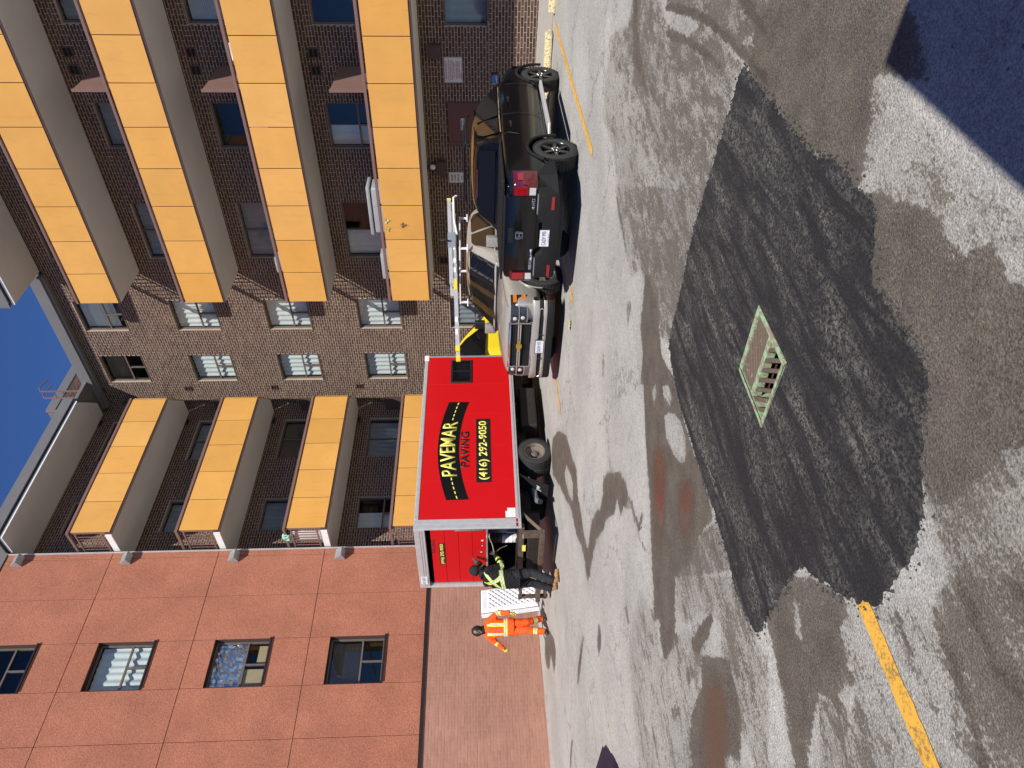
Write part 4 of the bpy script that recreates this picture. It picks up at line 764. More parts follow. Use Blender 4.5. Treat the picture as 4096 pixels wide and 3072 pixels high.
Z0 = gc.z
mb = MB(); t_ = .035
for a, b_ in (((gx0,gy0),(gx1,gy0+t_)),((gx0,gy1-t_),(gx1,gy1)),((gx0,gy0+t_),(gx0+t_,gy1-t_)),((gx1-t_,gy0+t_),(gx1,gy1-t_))): mb.box((*a,Z0-.12),(*b_,Z0+.017))
mb.build('frame', M_['gframe'], cb, bevel=.004)
mb = MB(); mb.box((gc.x-.022,gy0+t_+.004,Z0-.05),(gc.x+.022,gy1-t_-.004,Z0+.010)); mb.build('spine', M_['gframe'], cb, bevel=.003)
def clip(poly, f):
    out = []
    for i in range(len(poly)):
        a, b_ = poly[i], poly[(i+1)%len(poly)]; fa, fb = f(a), f(b_)
        if fa >= 0: out.append(a)
        if fa*fb < 0: t = fa/(fa-fb); out.append(tuple(a[k]+(b_[k]-a[k])*t for k in (0,1)))
    return out
def bars(x0, x1, dirv, pitch, width, zt):
    d = Vector(dirv).normalized(); nn = Vector((-d.y,d.x)); c = Vector(((x0+x1)/2,gc.y)); k = -12
    while k <= 12:
        o = c + nn*k*pitch; q = [o+d*.6+nn*width/2, o-d*.6+nn*width/2, o-d*.6-nn*width/2, o+d*.6-nn*width/2]; poly = [(v.x,v.y) for v in q]
        for f in (lambda p: p[0]-x0, lambda p: x1-p[0], lambda p: p[1]-(gy0+t_+.002), lambda p: (gy1-t_-.002)-p[1]):
            poly = clip(poly, f)
            if len(poly) < 3: break
        if len(poly) >= 3:
            mb = MB(); mb.prism([(x,y,Z0-.03) for x,y in poly],(0,0,.03+zt+random.uniform(-.002,.002))); mb.build('bar', M_['grate'], cb, bevel=.006, bseg=2, smooth=True)
        k += 1
bars(gc.x+.024, gx1-t_-.002, (1,-1), .046, .027, .006)
bars(gx0+t_+.002, gc.x-.024, (.76,.65), .064, .029, .006)
mb = MB(); mb.box((gx0+.004,gy0+.004,Z0-.9),(gx1-.004,gy1-.004,Z0-.88)); mb.box((gc.x+.005,gy0+t_,Z0-.10),(gx1-t_,gy1-t_,Z0-.075))
for a, b_ in (((gx0,gy0),(gx0+.01,gy1)),((gx1-.01,gy0),(gx1,gy1)),((gx0,gy0),(gx1,gy0+.01)),((gx0,gy1-.01),(gx1,gy1))): mb.box((a[0],a[1],Z0-.9),(b_[0],b_[1],Z0-.125))
mb.build('pit', M_['rust'], cb)
# ================================================================ vehicles
def mat_paint(name, col, rough=.25, metal=0, coat=1., dust=.12):
    m, t, p = nodes(name); v = objv(t); n = noise(t, 3.5, 5, .6, v)
    c = mixc(t, math_(t, 'MULTIPLY', ramp(t, n.outputs[0], [(.4,0.),(.75,1.)]).outputs[0], dust), col, (.30,.27,.23)); t.links.new(c, p.inputs['Base Color'])
    p.inputs['Roughness'].default_value = rough; p.inputs['Metallic'].default_value = metal; p.inputs['Coat Weight'].default_value = coat; p.inputs['Coat Roughness'].default_value = .04
    bump(t, p, noise(t, 1.3, 2, .5, v).outputs[0], .04, .02); return m
def mat_lens(name, col, em=0):
    m, t, p = nodes(name); n = noise(t, 30, 3, .6, objv(t)); t.links.new(mixc(t, n.outputs[0], tuple(c*.6 for c in col), col), p.inputs['Base Color'])
    p.inputs['Roughness'].default_value = .12; p.inputs['Coat Weight'].default_value = 1.; return m
M_['blackpaint'] = mat_paint('black_car_paint', (.0025,.0025,.003), .14, 0, .12, .003)
M_['blackpaint'].node_tree.nodes['Principled BSDF'].inputs['Specular IOR Level'].default_value = .42
M_['beigepaint'] = mat_paint('champagne_car_paint', (.43,.405,.36), .34, .4, .8, .05)
M_['redpaint'] = mat_paint('red_box_paint', (.54,.006,.009), .5, 0, .08, .004)
M_['redpaint'].node_tree.nodes['Principled BSDF'].inputs['Specular IOR Level'].default_value = .15
M_['yellowpaint'] = mat_paint('bright_yellow_paint', (.78,.60,.02), .3, 0, .6, .03)
M_['carglass'] = mat('car_window_glass', (.006,.006,.007), .05, 0, var=.05, coat=0, spec=.45)
M_['chrome'] = mat('chrome', (.78,.78,.79), .10, 1., var=.04, scale=5)
M_['redlens'] = mat_lens('red_lamp_lens', (.33,.005,.008)); M_['clearlens'] = mat_lens('clear_lamp_lens', (.66,.66,.66)); M_['amber'] = mat_lens('amber_lens', (.75,.22,.02)); M_['darkred'] = mat_lens('dark_red_lens', (.11,.003,.006))
M_['darkrim'] = mat('dark_wheel_rim', (.03,.03,.031), .25, .7, var=.1, coat=.5)
M_['silverrim'] = mat('silver_wheel_rim', (.6,.6,.61), .25, .9, var=.08)
M_['steelrim'] = mat('brown_steel_wheel', (.20,.165,.13), .6, .3, var=.25, dirt=.4)
M_['trim'] = mat('textured_black_trim', (.011,.011,.012), .7, var=.2, scale=10, dirt=.08, dirtcol=(.07,.066,.06), spec=.25)
M_['plate'] = mat('licence_plate_white', (.70,.72,.73), .4, var=.05); M_['plateblue'] = mat('plate_blue_print', (.03,.05,.16), .5); M_['ink'] = mat('black_print', (.008,.008,.009), .5)
M_['gold'] = mat('gold_badge', (.60,.38,.09), .3, .7); M_['yellowprint'] = mat('yellow_print', (.86,.80,.16), .5, var=.03); M_['signwhite'] = mat('sign_white', (.62,.61,.58), .5, var=.06); M_['redprint'] = mat('red_print', (.30,.03,.03), .5)
M_['oily'] = mat('oily_chassis', (.022,.019,.017), .75, .2, var=.4, scale=8, dirt=.4, dirtcol=(.07,.045,.03))
M_['ruststeel'] = mat('scuffed_rusty_steel', (.12,.085,.06), .75, .35, var=.4, scale=9, dirt=.5, dirtcol=(.26,.2,.14))

def loft(st):
    """st: list of (x, half profile from bottom centre to top centre) -> closed symmetrical shell"""
    mb = MB(); rows = []
    for x, pr in st:
        r = [(x, -y, z) for y, z in pr] + [(x, y, z) for y, z in reversed(pr) if y > 1e-4]
        r = [(x, y, z) for i, (x, y, z) in enumerate(r)]; rows.append(r)
    mb.grid(rows, closed=True); n = len(rows[0]); mb.f.append(tuple(range(n))[::-1]); mb.mi.append(0)
    o = (len(rows)-1)*n; mb.f.append(tuple(range(o, o+n))); mb.mi.append(0); return mb
def cut(o, cutters):
    for c in cutters:
        md = o.modifiers.new('b', 'BOOLEAN'); md.operation = 'DIFFERENCE'; md.object = c; md.solver = 'EXACT'
    dg = bpy.context.evaluated_depsgraph_get(); dg.update(); me = bpy.data.meshes.new_from_object(o.evaluated_get(dg)); o.modifiers.clear()
    old = o.data; o.data = me; me.name = old.name
    for c in cutters: bpy.data.objects.remove(c)
    return o
def sub_smooth(mb, name, mat_, parent, levels=2, cutters=None, angle=50):
    o = mb.build(name, mat_, None, smooth=True, angle=180)
    md = o.modifiers.new('s','SUBSURF'); md.levels = md.render_levels = levels
    dg = bpy.context.evaluated_depsgraph_get(); dg.update(); me = bpy.data.meshes.new_from_object(o.evaluated_get(dg)); o.modifiers.clear(); o.data = me; me.name = name
    if cutters: cut(o, cutters)
    me = o.data; b = bmesh.new(); b.from_mesh(me)
    for f in b.faces: f.smooth = True
    for e in b.edges: e.smooth = not (len(e.link_faces) == 2 and e.calc_face_angle(0) > R(angle))
    b.to_mesh(me); b.free(); attach(o, parent); return o
def cyl_y(x, z, r, y0, y1, n=36):
    mb = MB(); vs = []
    for y in (y0, y1): vs += [(x+r*math.cos(2*math.pi*k/n), y, z+r*math.sin(2*math.pi*k/n)) for k in range(n)]
    mb.add(vs, [tuple(range(n))[::-1], tuple(range(n,2*n))] + [(k,(k+1)%n,n+(k+1)%n,n+k) for k in range(n)]); return mb.build('cutter', M_['black'])
def seam(pts, parent, m='ink', r=.004, name='seam'):
    mb = MB(); mb.tube(pts, r, 4); return mb.build(name, M_[m], parent)
def wheel(parent, x, y, z, r, width, side, rim, spokes=6, rimr=.66, dual=False, style='spoke'):
    """side +1: outer face towards +y"""
    Mx = Matrix.Translation((x,y,z)) @ Matrix.Rotation(R(-90)*side, 4, 'X')   # local z -> outwards
    w = width; mb = MB()
    prof = [(r*rimr, -w*.5), (r*.86,-w*.5),(r*.965,-w*.42),(r,-w*.30),(r,w*.30),(r*.965,w*.42),(r*.86,w*.5),(r*rimr*1.04,w*.47),(r*rimr,w*.40)]
    mb.lathe(prof, 40, Mx, close=True)
    for k in range(40):                                            # tread blocks
        a = 2*math.pi*k/40
        for s_ in (-.34, 0, .34):
            c = Vector((math.cos(a)*r, math.sin(a)*r, s_*w)); tx = Vector((-math.sin(a),math.cos(a),0)); n_ = Vector((math.cos(a),math.sin(a),0))
            q = [c + tx*dx*r*.055 + Vector((0,0,dz*w*.12)) + n_*.006 for dx,dz in ((-1,-1),(1,-1),(1,1),(-1,1))]; q2 = [c + tx*dx*r*.055 + Vector((0,0,dz*w*.12)) - n_*.004 for dx,dz in ((-1,-1),(1,-1),(1,1),(-1,1))]
            mb.add([Mx @ p for p in q2+q], [(4,5,6,7),(0,1,5,4),(1,2,6,5),(2,3,7,6),(3,0,4,7)])
    wh = mb.build('wheel', M_['rubber'], parent, smooth=True, angle=35)
    rb = MB(); rr = r*rimr
    rb.lathe([(rr*1.02,w*.42),(rr*.97,w*.44),(rr*.93,w*.38),(rr*.90,w*.1)]+([(rr*.88,-w*.3),(0,-w*.3)] if style=='steel' else []), 36, Mx, cap=False)
    if style == 'spoke':
        bk_ = MB(); bk_.lathe([(rr*.905,w*.12),(rr*.90,-w*.1),(0,-w*.1)],30,Mx,cap=False); bk_.build('rim_backing', M_['blackmatte'], wh, smooth=True)  # black disc behind the spokes, stands for the shade in the gaps
    if style == 'spoke':
        for k in range(spokes):
            a = 2*math.pi*k/spokes
            for da in ((-.16,.16) if spokes == 5 else (0,)):
                T_ = Mx @ Matrix.Rotation(a+da,4,'Z')
                rb.prism([T_ @ Vector(p) for p in ((rr*.16,-rr*.15,w*.36),(rr*.94,-rr*.10,w*.40),(rr*.94,rr*.10,w*.40),(rr*.16,rr*.15,w*.36))], (Mx.to_3x3() @ Vector((0,0,-.03))))
        rb.lathe([(rr*.3,w*.28),(rr*.28,w*.38),(rr*.18,w*.41),(0,w*.41)], 20, Mx, cap=False)
    else:
        rb.lathe([(rr*.93,w*.05),(rr*.80,-w*.02),(rr*.62,-w*.10),(rr*.5,-w*.12),(0,-w*.12)], 36, Mx, cap=False)
        rb.lathe([(rr*.34,-w*.12),(rr*.32,w*.02),(rr*.22,w*.07),(0,w*.07)], 20, Mx, cap=False)
    rim_o = rb.build('rim', M_[rim], wh, smooth=True, angle=35)
    nb = MB()
    for k in range(6):
        a = 2*math.pi*k/6+.3; c = Mx @ Vector((rr*.22*math.cos(a), rr*.22*math.sin(a), w*.405 if style=='spoke' else w*.03)); d = Mx.to_3x3() @ Vector((0,0,.014)); nb.tube([c, c+d], .011, 6)
    nb.build('wheel_nut', M_['chrome'], wh)
    return wh
def plate(parent, o, xd, yd, body, sub=None, w=.305, h=.152, m='plate'):
    F_ = frame(o, xd, yd); mb = MB(); mb.box((-w/2,-h/2,0),(w/2,h/2,.006), M=F_); pl = mb.build('licence_plate', M_[m], parent)
    text_mesh('lettering', body, h*.62, M_['plateblue'], pl, F_ @ Matrix.Translation((0,.004,.0065)), .0012, .001, width=w*.86)
    if sub: text_mesh('small_lettering', sub, h*.15, M_['plateblue'], pl, F_ @ Matrix.Translation((0,-h*.40,.0065)), 0, .001, width=w*.55)
    return pl
def place(root, x, y, rz=0):
    root.location = (x, y, gz(x, y)); root.rotation_mode = 'QUATERNION'
    root.rotation_quaternion = Vector((0,0,1)).rotation_difference(GN) @ Matrix.Rotation(rz,3,'Z').to_quaternion()
def rows_side(poly, yf, s, off=.0, th=.008):
    """a pane following the leaning side of a cab: poly in (x,z)"""
    a = [(x, s*(yf(x,z)+off), z) for x, z in poly]; return a

# ---------------------------------------------------------------- black pickup
def black_pickup():
    t = thing('black_pickup', 'black crew cab pickup truck parked nose in beside the brick wall', 'pickup truck', group=None)
    def sec(x, zb, zt, w, wt, cr=.015): return (x, [(0,zb),(w*.86,zb),(w*.985,zb+.13),(w,zb+.36),(w*.992,zt-.30),(w*.965,zt-.10),(wt,zt-.015),(wt-.06,zt),(0,zt+cr)])
    st_ = [sec(.11,.50,1.22,.885,.85),sec(.13,.49,1.235,.90,.865),sec(.30,.46,1.255,.955,.905),sec(.7,.42,1.27,.98,.925),sec(1.25,.40,1.27,.985,.925),sec(1.75,.38,1.265,.98,.925),sec(2.6,.36,1.235,.972,.925),sec(3.6,.36,1.215,.972,.92),
          sec(4.1,.36,1.19,.975,.91,.03),sec(4.45,.37,1.15,.975,.87,.05),sec(4.85,.39,1.09,.955,.82,.05),sec(5.12,.42,1.02,.90,.74,.04),sec(5.25,.46,.92,.80,.62,.02),sec(5.28,.50,.86,.74,.58,.0)]
    wr, xr, xf, zc = .375, 1.22, 4.46, .372
    sub_smooth(loft(st_), 'body', M_['blackpaint'], t, 2, [cyl_y(xr,zc+.02,.445,.66,1.2), cyl_y(xr,zc+.02,.445,-1.2,-.66), cyl_y(xf,zc+.02,.445,.66,1.2), cyl_y(xf,zc+.02,.445,-1.2,-.66)])
    def cs(x, zt, hw, hb=.905): return (x, [(0,1.16),(hb,1.16),(hb,1.225),(hb-.01,1.26),((hb+hw)/2+.02,(1.26+zt)/2),(hw+.03,zt-.09),(hw-.06,zt-.01),(0,zt+.02)])
    cab = loft([cs(1.56,1.29,.80,.86),cs(1.60,1.35,.80,.87),cs(1.84,1.655,.70),cs(2.0,1.735,.675),cs(2.6,1.785,.67),cs(3.1,1.765,.665),cs(3.42,1.695,.66),cs(3.75,1.52,.72),cs(4.18,1.27,.82,.87),cs(4.24,1.23,.84,.87)])
    sub_smooth(cab, 'cab', M_['blackpaint'], t, 2)
    yf = lambda x, z: .895 - .205*max(0,(z-1.26))/.44
    for s in (1,-1):
        for nm, poly in (('side_window',[(1.93,1.30),(2.52,1.29),(2.56,1.665),(2.16,1.655),(2.02,1.55)]),('side_window',[(2.62,1.29),(3.90,1.265),(3.86,1.33),(3.36,1.64),(3.2,1.67),(2.66,1.67)])):
            mb = MB(); mb.prism(rows_side(poly, yf, s, .026), (0,s*.008,0)); mb.build(nm, M_['carglass'], t)
        mb = MB(); mb.tube([(1.9,s*.93,1.262),(2.6,s*.925,1.262),(3.95,s*.915,1.24)],.008,5); mb.build('window_trim', M_['chrome'], t)
        for xx in (2.58, 3.92): seam([(xx-.05,s*.985,.46),(xx,s*.985,.8),(xx,s*.972,1.05),(xx,s*.94,1.2)], t)
        seam([(1.72,s*.986,.95),(1.80,s*.975,1.13),(1.78,s*.942,1.235)], t); seam([(1.74,s*.99,.52),(3.9,s*.985,.50)], t)
        for xx in (2.0, 3.05):
            mb = MB(); mb.tube([(xx,s*.975,1.075),(xx+.03,s*1.008,1.08),(xx+.17,s*1.008,1.085),(xx+.2,s*.975,1.085)],.017,6); mb.build('door_handle', M_['blackpaint'], t, smooth=True)
        mb = MB(); mb.box((3.88,s*.92,1.215),(3.96,s*1.0,1.25)); mb.box((3.86,s*.985,1.19),(4.0,s*1.17,1.375)); mi = mb.build('mirror', M_['blackpaint'], t, bevel=.03, smooth=True)
        mb = MB(); mb.box((3.850,s*1.0,1.21),(3.858,s*1.155,1.355)); mb.build('mirror_glass', M_['chrome'], mi)
        for xx, nm in ((xr,'r'),(xf,'f')):
            mb = MB(); pts = [(xx+.455*math.cos(a), s*.982, zc+.02+.455*math.sin(a)) for a in np.linspace(R(-8),R(188),18)]; mb.tube(pts,.028,6); mb.build('fender_flare', M_['trim'], t, smooth=True)
        mb = MB(); mb.prism([(1.82,s*.93,.40),(3.9,s*.93,.40),(3.82,s*1.10,.40),(1.9,s*1.10,.40)],(0,0,.045)); mb.build('running_board', M_['alu'], t, bevel=.012)
        mb = MB(); mb.tube([(2.02,s*.60,1.80),(2.1,s*.61,1.85),(2.7,s*.62,1.868),(3.2,s*.61,1.845),(3.35,s*.60,1.79)],.018,8); mb.build('roof_rail', M_['trim'], t, smooth=True)
        tl = MB(); tl.prism([(.14,s*.70,.77),(.10,s*.885,.77),(.30,s*.965,.77),(.42,s*.988,.80),(.36,s*.985,.93),(.34,s*.965,1.10),(.16,s*.925,1.15),(.10,s*.87,1.15),(.125,s*.70,1.15)] if False else [(.075,s*.725,.75),(.075,s*.90,.75),(.16,s*.958,.75),(.34,s*.992,.75),(.34,s*.985,.80),(.075,s*.725,.80)],(0,0,.0001))
        # lamp wraps the corner
        tl = MB(); ring = [(.078,.715),(.075,.86),(.115,.925),(.20,.965),(.37,.995)]; zz = [.75,.79,1.09,1.13]; ins = [.02,0,0,.03]
        rows = [[(x+i_, s*(y-i_*.4), z) for x, y in ring] for z, i_ in zip(zz, ins)]; tl.grid(rows); lamp = tl.build('tail_lamp', M_['darkred'], t, fix=False, smooth=True)
        a = MB(); a.box((.066,s*.73,.91),(.075,s*.865,1.10)); a.build('lamp_lens', M_['redlens'], lamp, bevel=.003)
        a = MB(); a.box((.066,s*.735,.775),(.075,s*.86,.875)); a.build('reversing_lens', M_['clearlens'], lamp, bevel=.003)
        a = MB(); a.prism([(.15,s*.952,.97),(.30,s*.992,.97),(.30,s*.992,1.06),(.15,s*.952,1.06)],(0,s*.004,0)); a.build('lamp_lens', M_['redlens'], lamp)
        mb = MB(); mb.box((-.008,s*.52,.475),(.004,s*.75,.525)); mb.build('reflector', M_['redlens'], t)
        hl = MB(); hl.grid([[(5.24,s*.55,z),(5.2,s*.72,z),(5.10,s*.86,z),(4.9,s*.945,z)] for z in (.80,.92)]); hl.build('headlamp', M_['clearlens'], t, fix=False)
    mb = MB()
    for xx in (2.25, 3.05): mb.tube([(xx,-.61,1.86),(xx,-.45,1.895),(xx,.45,1.895),(xx,.61,1.86)],.016,8)
    mb.build('roof_crossbar', M_['trim'], t, smooth=True)
    mb = MB(); mb.prism([(1.605,-.72,1.345),(1.605,.72,1.345),(1.825,.615,1.625),(1.825,-.615,1.625)],(-.014,0,.010)); mb.build('rear_window', M_['carglass'], t, bevel=.006)
    mb = MB(); mb.prism([(4.13,-.76,1.305),(4.13,.76,1.305),(3.46,.62,1.685),(3.46,-.62,1.685)],(.012,0,.016)); mb.build('windscreen', M_['carglass'], t)
    mb = MB(); mb.box((1.80,-.28,1.655),(1.815,.28,1.675)); mb.build('brake_lamp', M_['darkred'], t)
    mb = MB(); mb.box((.16,-.84,1.255),(1.60,.84,1.30)); 
    bed = mb.build('bed_cover', M_['trim'], t, bevel=.012)
    for i in range(4):
        r_ = MB(); r_.box((.3+i*.33,-.80,1.30),(.33+i*.33,.80,1.308)); r_.build('cover_rib', M_['trim'], bed)
    for s in (1,-1):
        mb = MB(); mb.box((.15,s*.845,1.262),(1.66,s*.925,1.295)); mb.build('bed_rail', M_['trim'], t, bevel=.01)
    tg = MB(); tg.box((.085,-.705,.745),(.125,.705,1.245)); tgo = tg.build('tailgate', M_['blackpaint'], t, bevel=.012, smooth=True)
    mb = MB(); mb.box((.065,-.70,1.235),(.14,.70,1.27)); mb.build('tailgate_cap', M_['trim'], tgo, bevel=.01)
    mb = MB(); mb.box((.072,-.14,1.10),(.086,.14,1.185)); mb.build('handle', M_['trim'], tgo, bevel=.01)
    # badge: a rounded frame with a tapering H
    F_ = frame((.083,0,1.01),(0,-1,0),(0,0,1)); bd = MB(); tl_ = lambda pts, r_: bd.tube([F_ @ Vector((x,y,.004)) for x,y in pts], r_, 6)
    tl_([(-.062,.055),(.062,.055),(.07,.03),(.055,-.055),(-.055,-.055),(-.07,.03),(-.062,.055)],.006)
    for s in (1,-1): tl_([(s*.047,.045),(s*.030,0),(s*.033,-.045)],.011)
    tl_([(-.03,.0),(.03,.0)],.009); bd.build('badge', M_['chrome'], tgo, smooth=True)
    text_mesh('lettering', 'RIDGELINE', .062, M_['chrome'], tgo, frame((.083,.47,.795),(0,-1,0),(0,0,1)), .001, .003, width=.40)
    text_mesh('lettering', 'AWD', .075, M_['chrome'], tgo, frame((.083,-.57,.80),(0,-1,0),(0,0,1)), .001, .003, width=.20)
    bp = MB(); bp.prism([(.0,-.78,.40),(.0,-.78,.73),(.0,-.36,.73),(.0,-.26,.64),(.0,.26,.64),(.0,.36,.73),(.0,.78,.73),(.0,.78,.40),(.0,.42,.36),(.0,-.42,.36)],(.10,0,0)); bpo = bp.build('rear_bumper', M_['trim'], t, bevel=.02, smooth=True)
    for s in (1,-1):
        q = MB(); q.prism([(.02,s*.76,.40),(.30,s*.965,.43),(.72,s*.99,.42),(.72,s*.99,.56),(.30,s*.97,.74),(.02,s*.78,.735)],(.04,-s*.03,0)); q.build('bumper_end', M_['trim'], bpo, bevel=.015)
        for k in range(3):
            q = MB(); q.box((.02+k*.026,s*.42,.732),(.034+k*.026,s*.76,.742)); q.build('step_rib', M_['steel'], bpo)
    mb = MB(); mb.box((.10,-.5,.30),(.5,.5,.42)); mb.box((.02,-.05,.36),(.12,.05,.44)); mb.build('tow_hitch', M_['black'], t, bevel=.01)
    plate(t, (-.004,0,.60),(0,-1,0),(0,0,1),'CADF 995','Yours to Discover')
    for s in (1,-1):
        wheel(t, xr, s*.855, zc, wr, .25, s, 'darkrim', 6, .66); wheel(t, xf, s*.855, zc, wr, .25, s, 'darkrim', 6, .66)
    mb = MB(); mb.box((.6,-.7,.30),(4.9,.7,.44)); mb.build('underbody', M_['black'], t)
    mb = MB(); mb.box((5.262,-.5,.52),(5.295,.5,.90)); mb.build('grille', M_['trim'], t, bevel=.02)
    return t
bp_ = black_pickup(); place(bp_, 10.42, 6.58)

M_['lampback'] = mat('headlamp_reflector', (.13,.135,.14), .28, .85, var=.4, scale=14)
# ---------------------------------------------------------------- beige pickup with a ladder rack (nose at local x = 0)
def beige_pickup():
    t = thing('beige_pickup', 'beige pickup with chrome grille and a ladder rack facing the camera', 'pickup truck')
    def sec(x, zb, zt, w, wt, cr=.02): return (x, [(0,zb),(w*.88,zb),(w*.985,zb+.12),(w,zb+.36),(w*.995,zt-.30),(w*.98,zt-.13),(wt,zt-.02),(wt-.09,zt+.01),(0,zt+cr)])
    st_ = [sec(-5.75,.55,1.25,.96,.90,.0),sec(-5.6,.5,1.27,.985,.92,.0),sec(-4.6,.45,1.27,1.0,.93,.0),sec(-3.9,.42,1.26,1.0,.93,0),sec(-2.6,.40,1.22,1.0,.93),sec(-1.9,.40,1.21,1.0,.92,.03),sec(-1.5,.41,1.20,1.0,.90,.06),sec(-1.0,.42,1.175,1.0,.89,.075),sec(-.5,.43,1.14,.985,.87,.075),
           sec(-.28,.43,1.11,.965,.85,.06),sec(-.16,.44,1.075,.93,.81,.045),sec(-.115,.46,1.03,.90,.76,.02)]
    wr, xf, xr, zc = .405, -1.05, -4.68, .40
    sub_smooth(loft(st_), 'body', M_['beigepaint'], t, 2, [cyl_y(x,zc+.03,.49,s*.62,s*1.25) for x in (xf,xr) for s in (1,-1)])
    def cs(x, zt, hw, hb=.93): return (x, [(0,1.14),(hb,1.14),(hb,1.22),(hb-.01,1.26),((hb+hw)/2+.03,(1.26+zt)/2),(hw+.03,zt-.09),(hw-.07,zt-.01),(0,zt+.02)])
    sub_smooth(loft([cs(-3.98,1.30,.78,.88),cs(-3.93,1.75,.72,.9),cs(-3.7,1.85,.70),cs(-3.0,1.875,.69),cs(-2.5,1.85,.68),cs(-2.28,1.79,.68),cs(-1.95,1.56,.75),cs(-1.55,1.28,.84,.89),cs(-1.50,1.24,.85,.88)]), 'cab', M_['beigepaint'], t, 2)
    yf = lambda x, z: .925 - .215*max(0,(z-1.26))/.50
    mb = MB(); rows = []
    for i in range(5):
        f = i/4; x = -1.56 + (-2.27+1.56)*f; z = 1.285 + (1.775-1.285)*f; hw = .80 + (.655-.80)*f
        rows.append([(x+.016-.05*abs(k/6)**2*1.6, hw*k/6, z+.016) for k in range(-6,7)])
    mb.grid(rows); mb.build('windscreen', M_['carglass'], t, smooth=True, fix=False)
    mb = MB(); mb.tube([(-1.53,-.5,1.275),(-1.60,-.05,1.33)],.008,5); mb.tube([(-1.53,.1,1.28),(-1.60,.55,1.33)],.008,5); mb.build('wiper', M_['black'], t)
    mb = MB(); mb.box((-1.56,-.82,1.225),(-1.44,.82,1.262)); mb.build('cowl', M_['trim'], t, bevel=.01)
    for s in (1,-1):
        for poly in ([(-1.98,1.31),(-2.80,1.30),(-2.80,1.755),(-2.50,1.755),(-2.36,1.70)],[(-2.90,1.30),(-3.62,1.30),(-3.58,1.70),(-3.4,1.765),(-2.90,1.755)]):
            mb = MB(); mb.prism(rows_side(poly, yf, s, .040), (0,s*.008,0)); mb.build('side_window', M_['carglass'], t)
        seam([(-1.72,s*1.005,.55),(-1.74,s*1.005,.95),(-1.78,s*.96,1.2)], t); seam([(-2.86,s*1.005,.55),(-2.86,s*1.005,.95),(-2.86,s*.96,1.2)], t)
        seam([(-1.5,s*.885,1.19),(-.9,s*.88,1.165),(-.4,s*.86,1.13),(-.2,s*.80,1.09)], t)
        mb = MB(); mb.box((-1.98,s*.93,1.27),(-1.92,s*1.04,1.30)); mb.box((-2.02,s*1.02,1.22),(-1.90,s*1.24,1.46)); mi = mb.build('mirror', M_['beigepaint'], t, bevel=.03, smooth=True)
        mb = MB(); mb.box((-2.028,s*1.04,1.24),(-2.02,s*1.22,1.44)); mb.build('mirror_glass', M_['chrome'], mi)
        # headlamp: two stacked chambers with a chrome brow, wrapping the corner
        pts = [(-.062,.555),(-.068,.70),(-.105,.82),(-.20,.915),(-.36,.975)]
        hb = MB(); hb.grid([[(x, s*y, z) for x, y in pts] for z in (.73,.74,1.03,1.045)]); hl = hb.build('headlamp', M_['lampback'], t, fix=False, smooth=True)
        for z0,z1 in ((.755,.875),(.905,1.02)):
            q = MB(); q.grid([[(x+.008, s*(y+.006), z) for x, y in pts[:4]] for z in (z0,z1)]); q.build('lamp_lens', M_['lampglass'], hl, fix=False)
            q = MB(); cx, cy = -.055, (.62 if z0<.8 else .64); T_ = Matrix.Translation((cx, s*cy+ (0 if z0>.8 else s*.04), (z0+z1)/2)) @ Matrix.Rotation(R(90),4,'Y'); q.lathe([(.040,0),(.038,.010),(.024,.016),(0,.018)],16,T_); q.build('projector', M_['clearlens'], hl, smooth=True)
        q = MB(); q.tube([(-.05,s*.56,.89),(-.058,s*.70,.89),(-.095,s*.825,.89),(-.19,s*.925,.89)],.012,6); q.tube([(-.05,s*.56,.737),(-.058,s*.70,.737),(-.095,s*.825,.74),(-.19,s*.925,.76)],.011,6); q.build('chrome_strip', M_['chrome'], hl, smooth=True)
        q = MB(); q.grid([[(x+.012, s*(y+.010), z) for x, y in pts[3:]] for z in (.93,1.0)]); q.build('turn_lens', M_['amber'], hl, fix=False); q = MB(); q.grid([[(x+.012, s*(y+.010), z) for x, y in pts[3:]] for z in (.76,.84)]); q.build('turn_lens', M_['amber'], hl, fix=False)
        for xx in (xf,xr):
            wheel(t, xx, s*.865, zc, wr, .275, s, 'silverrim', 5, .64)
            mb = MB(); mb.tube([(xx+.497*math.cos(a), s*.992, zc+.03+.497*math.sin(a)) for a in np.linspace(R(0),R(180),18)],.014,6); mb.build('wheel_lip', M_['beigepaint'], t, smooth=True)
        tl = MB(); tl.box((-5.78,s*.80,.80),(-5.7,s*.97,1.2)); tl.build('tail_lamp', M_['redlens'], t, bevel=.02)
    # grille: chrome surround, centre bar, honeycomb mesh in two bands
    g = MB(); x0, x1 = -.07, -.02
    g.box((x0,-.56,1.035),(x1,.56,1.075)); g.box((x0,-.56,.60),(x1,.56,.645)); g.box((x0,-.56,.645),(x1,-.525,1.035)); g.box((x0,.525,.645),(x1,.56,1.035)); gr = g.build('grille', M_['chrome'], t, bevel=.012, smooth=True)
    for za in (.845,.885):
        g = MB(); g.box((x0,-.525,za-.012),(x1+.006,.525,za+.020)); g.build('grille_bar', M_['chrome'], gr, bevel=.008)
    g = MB(); g.box((-.12,-.55,.62),(-.075,.55,1.05)); g.build('grille_back', M_['blackmatte'], gr)
    hx = MB(); rr = .026
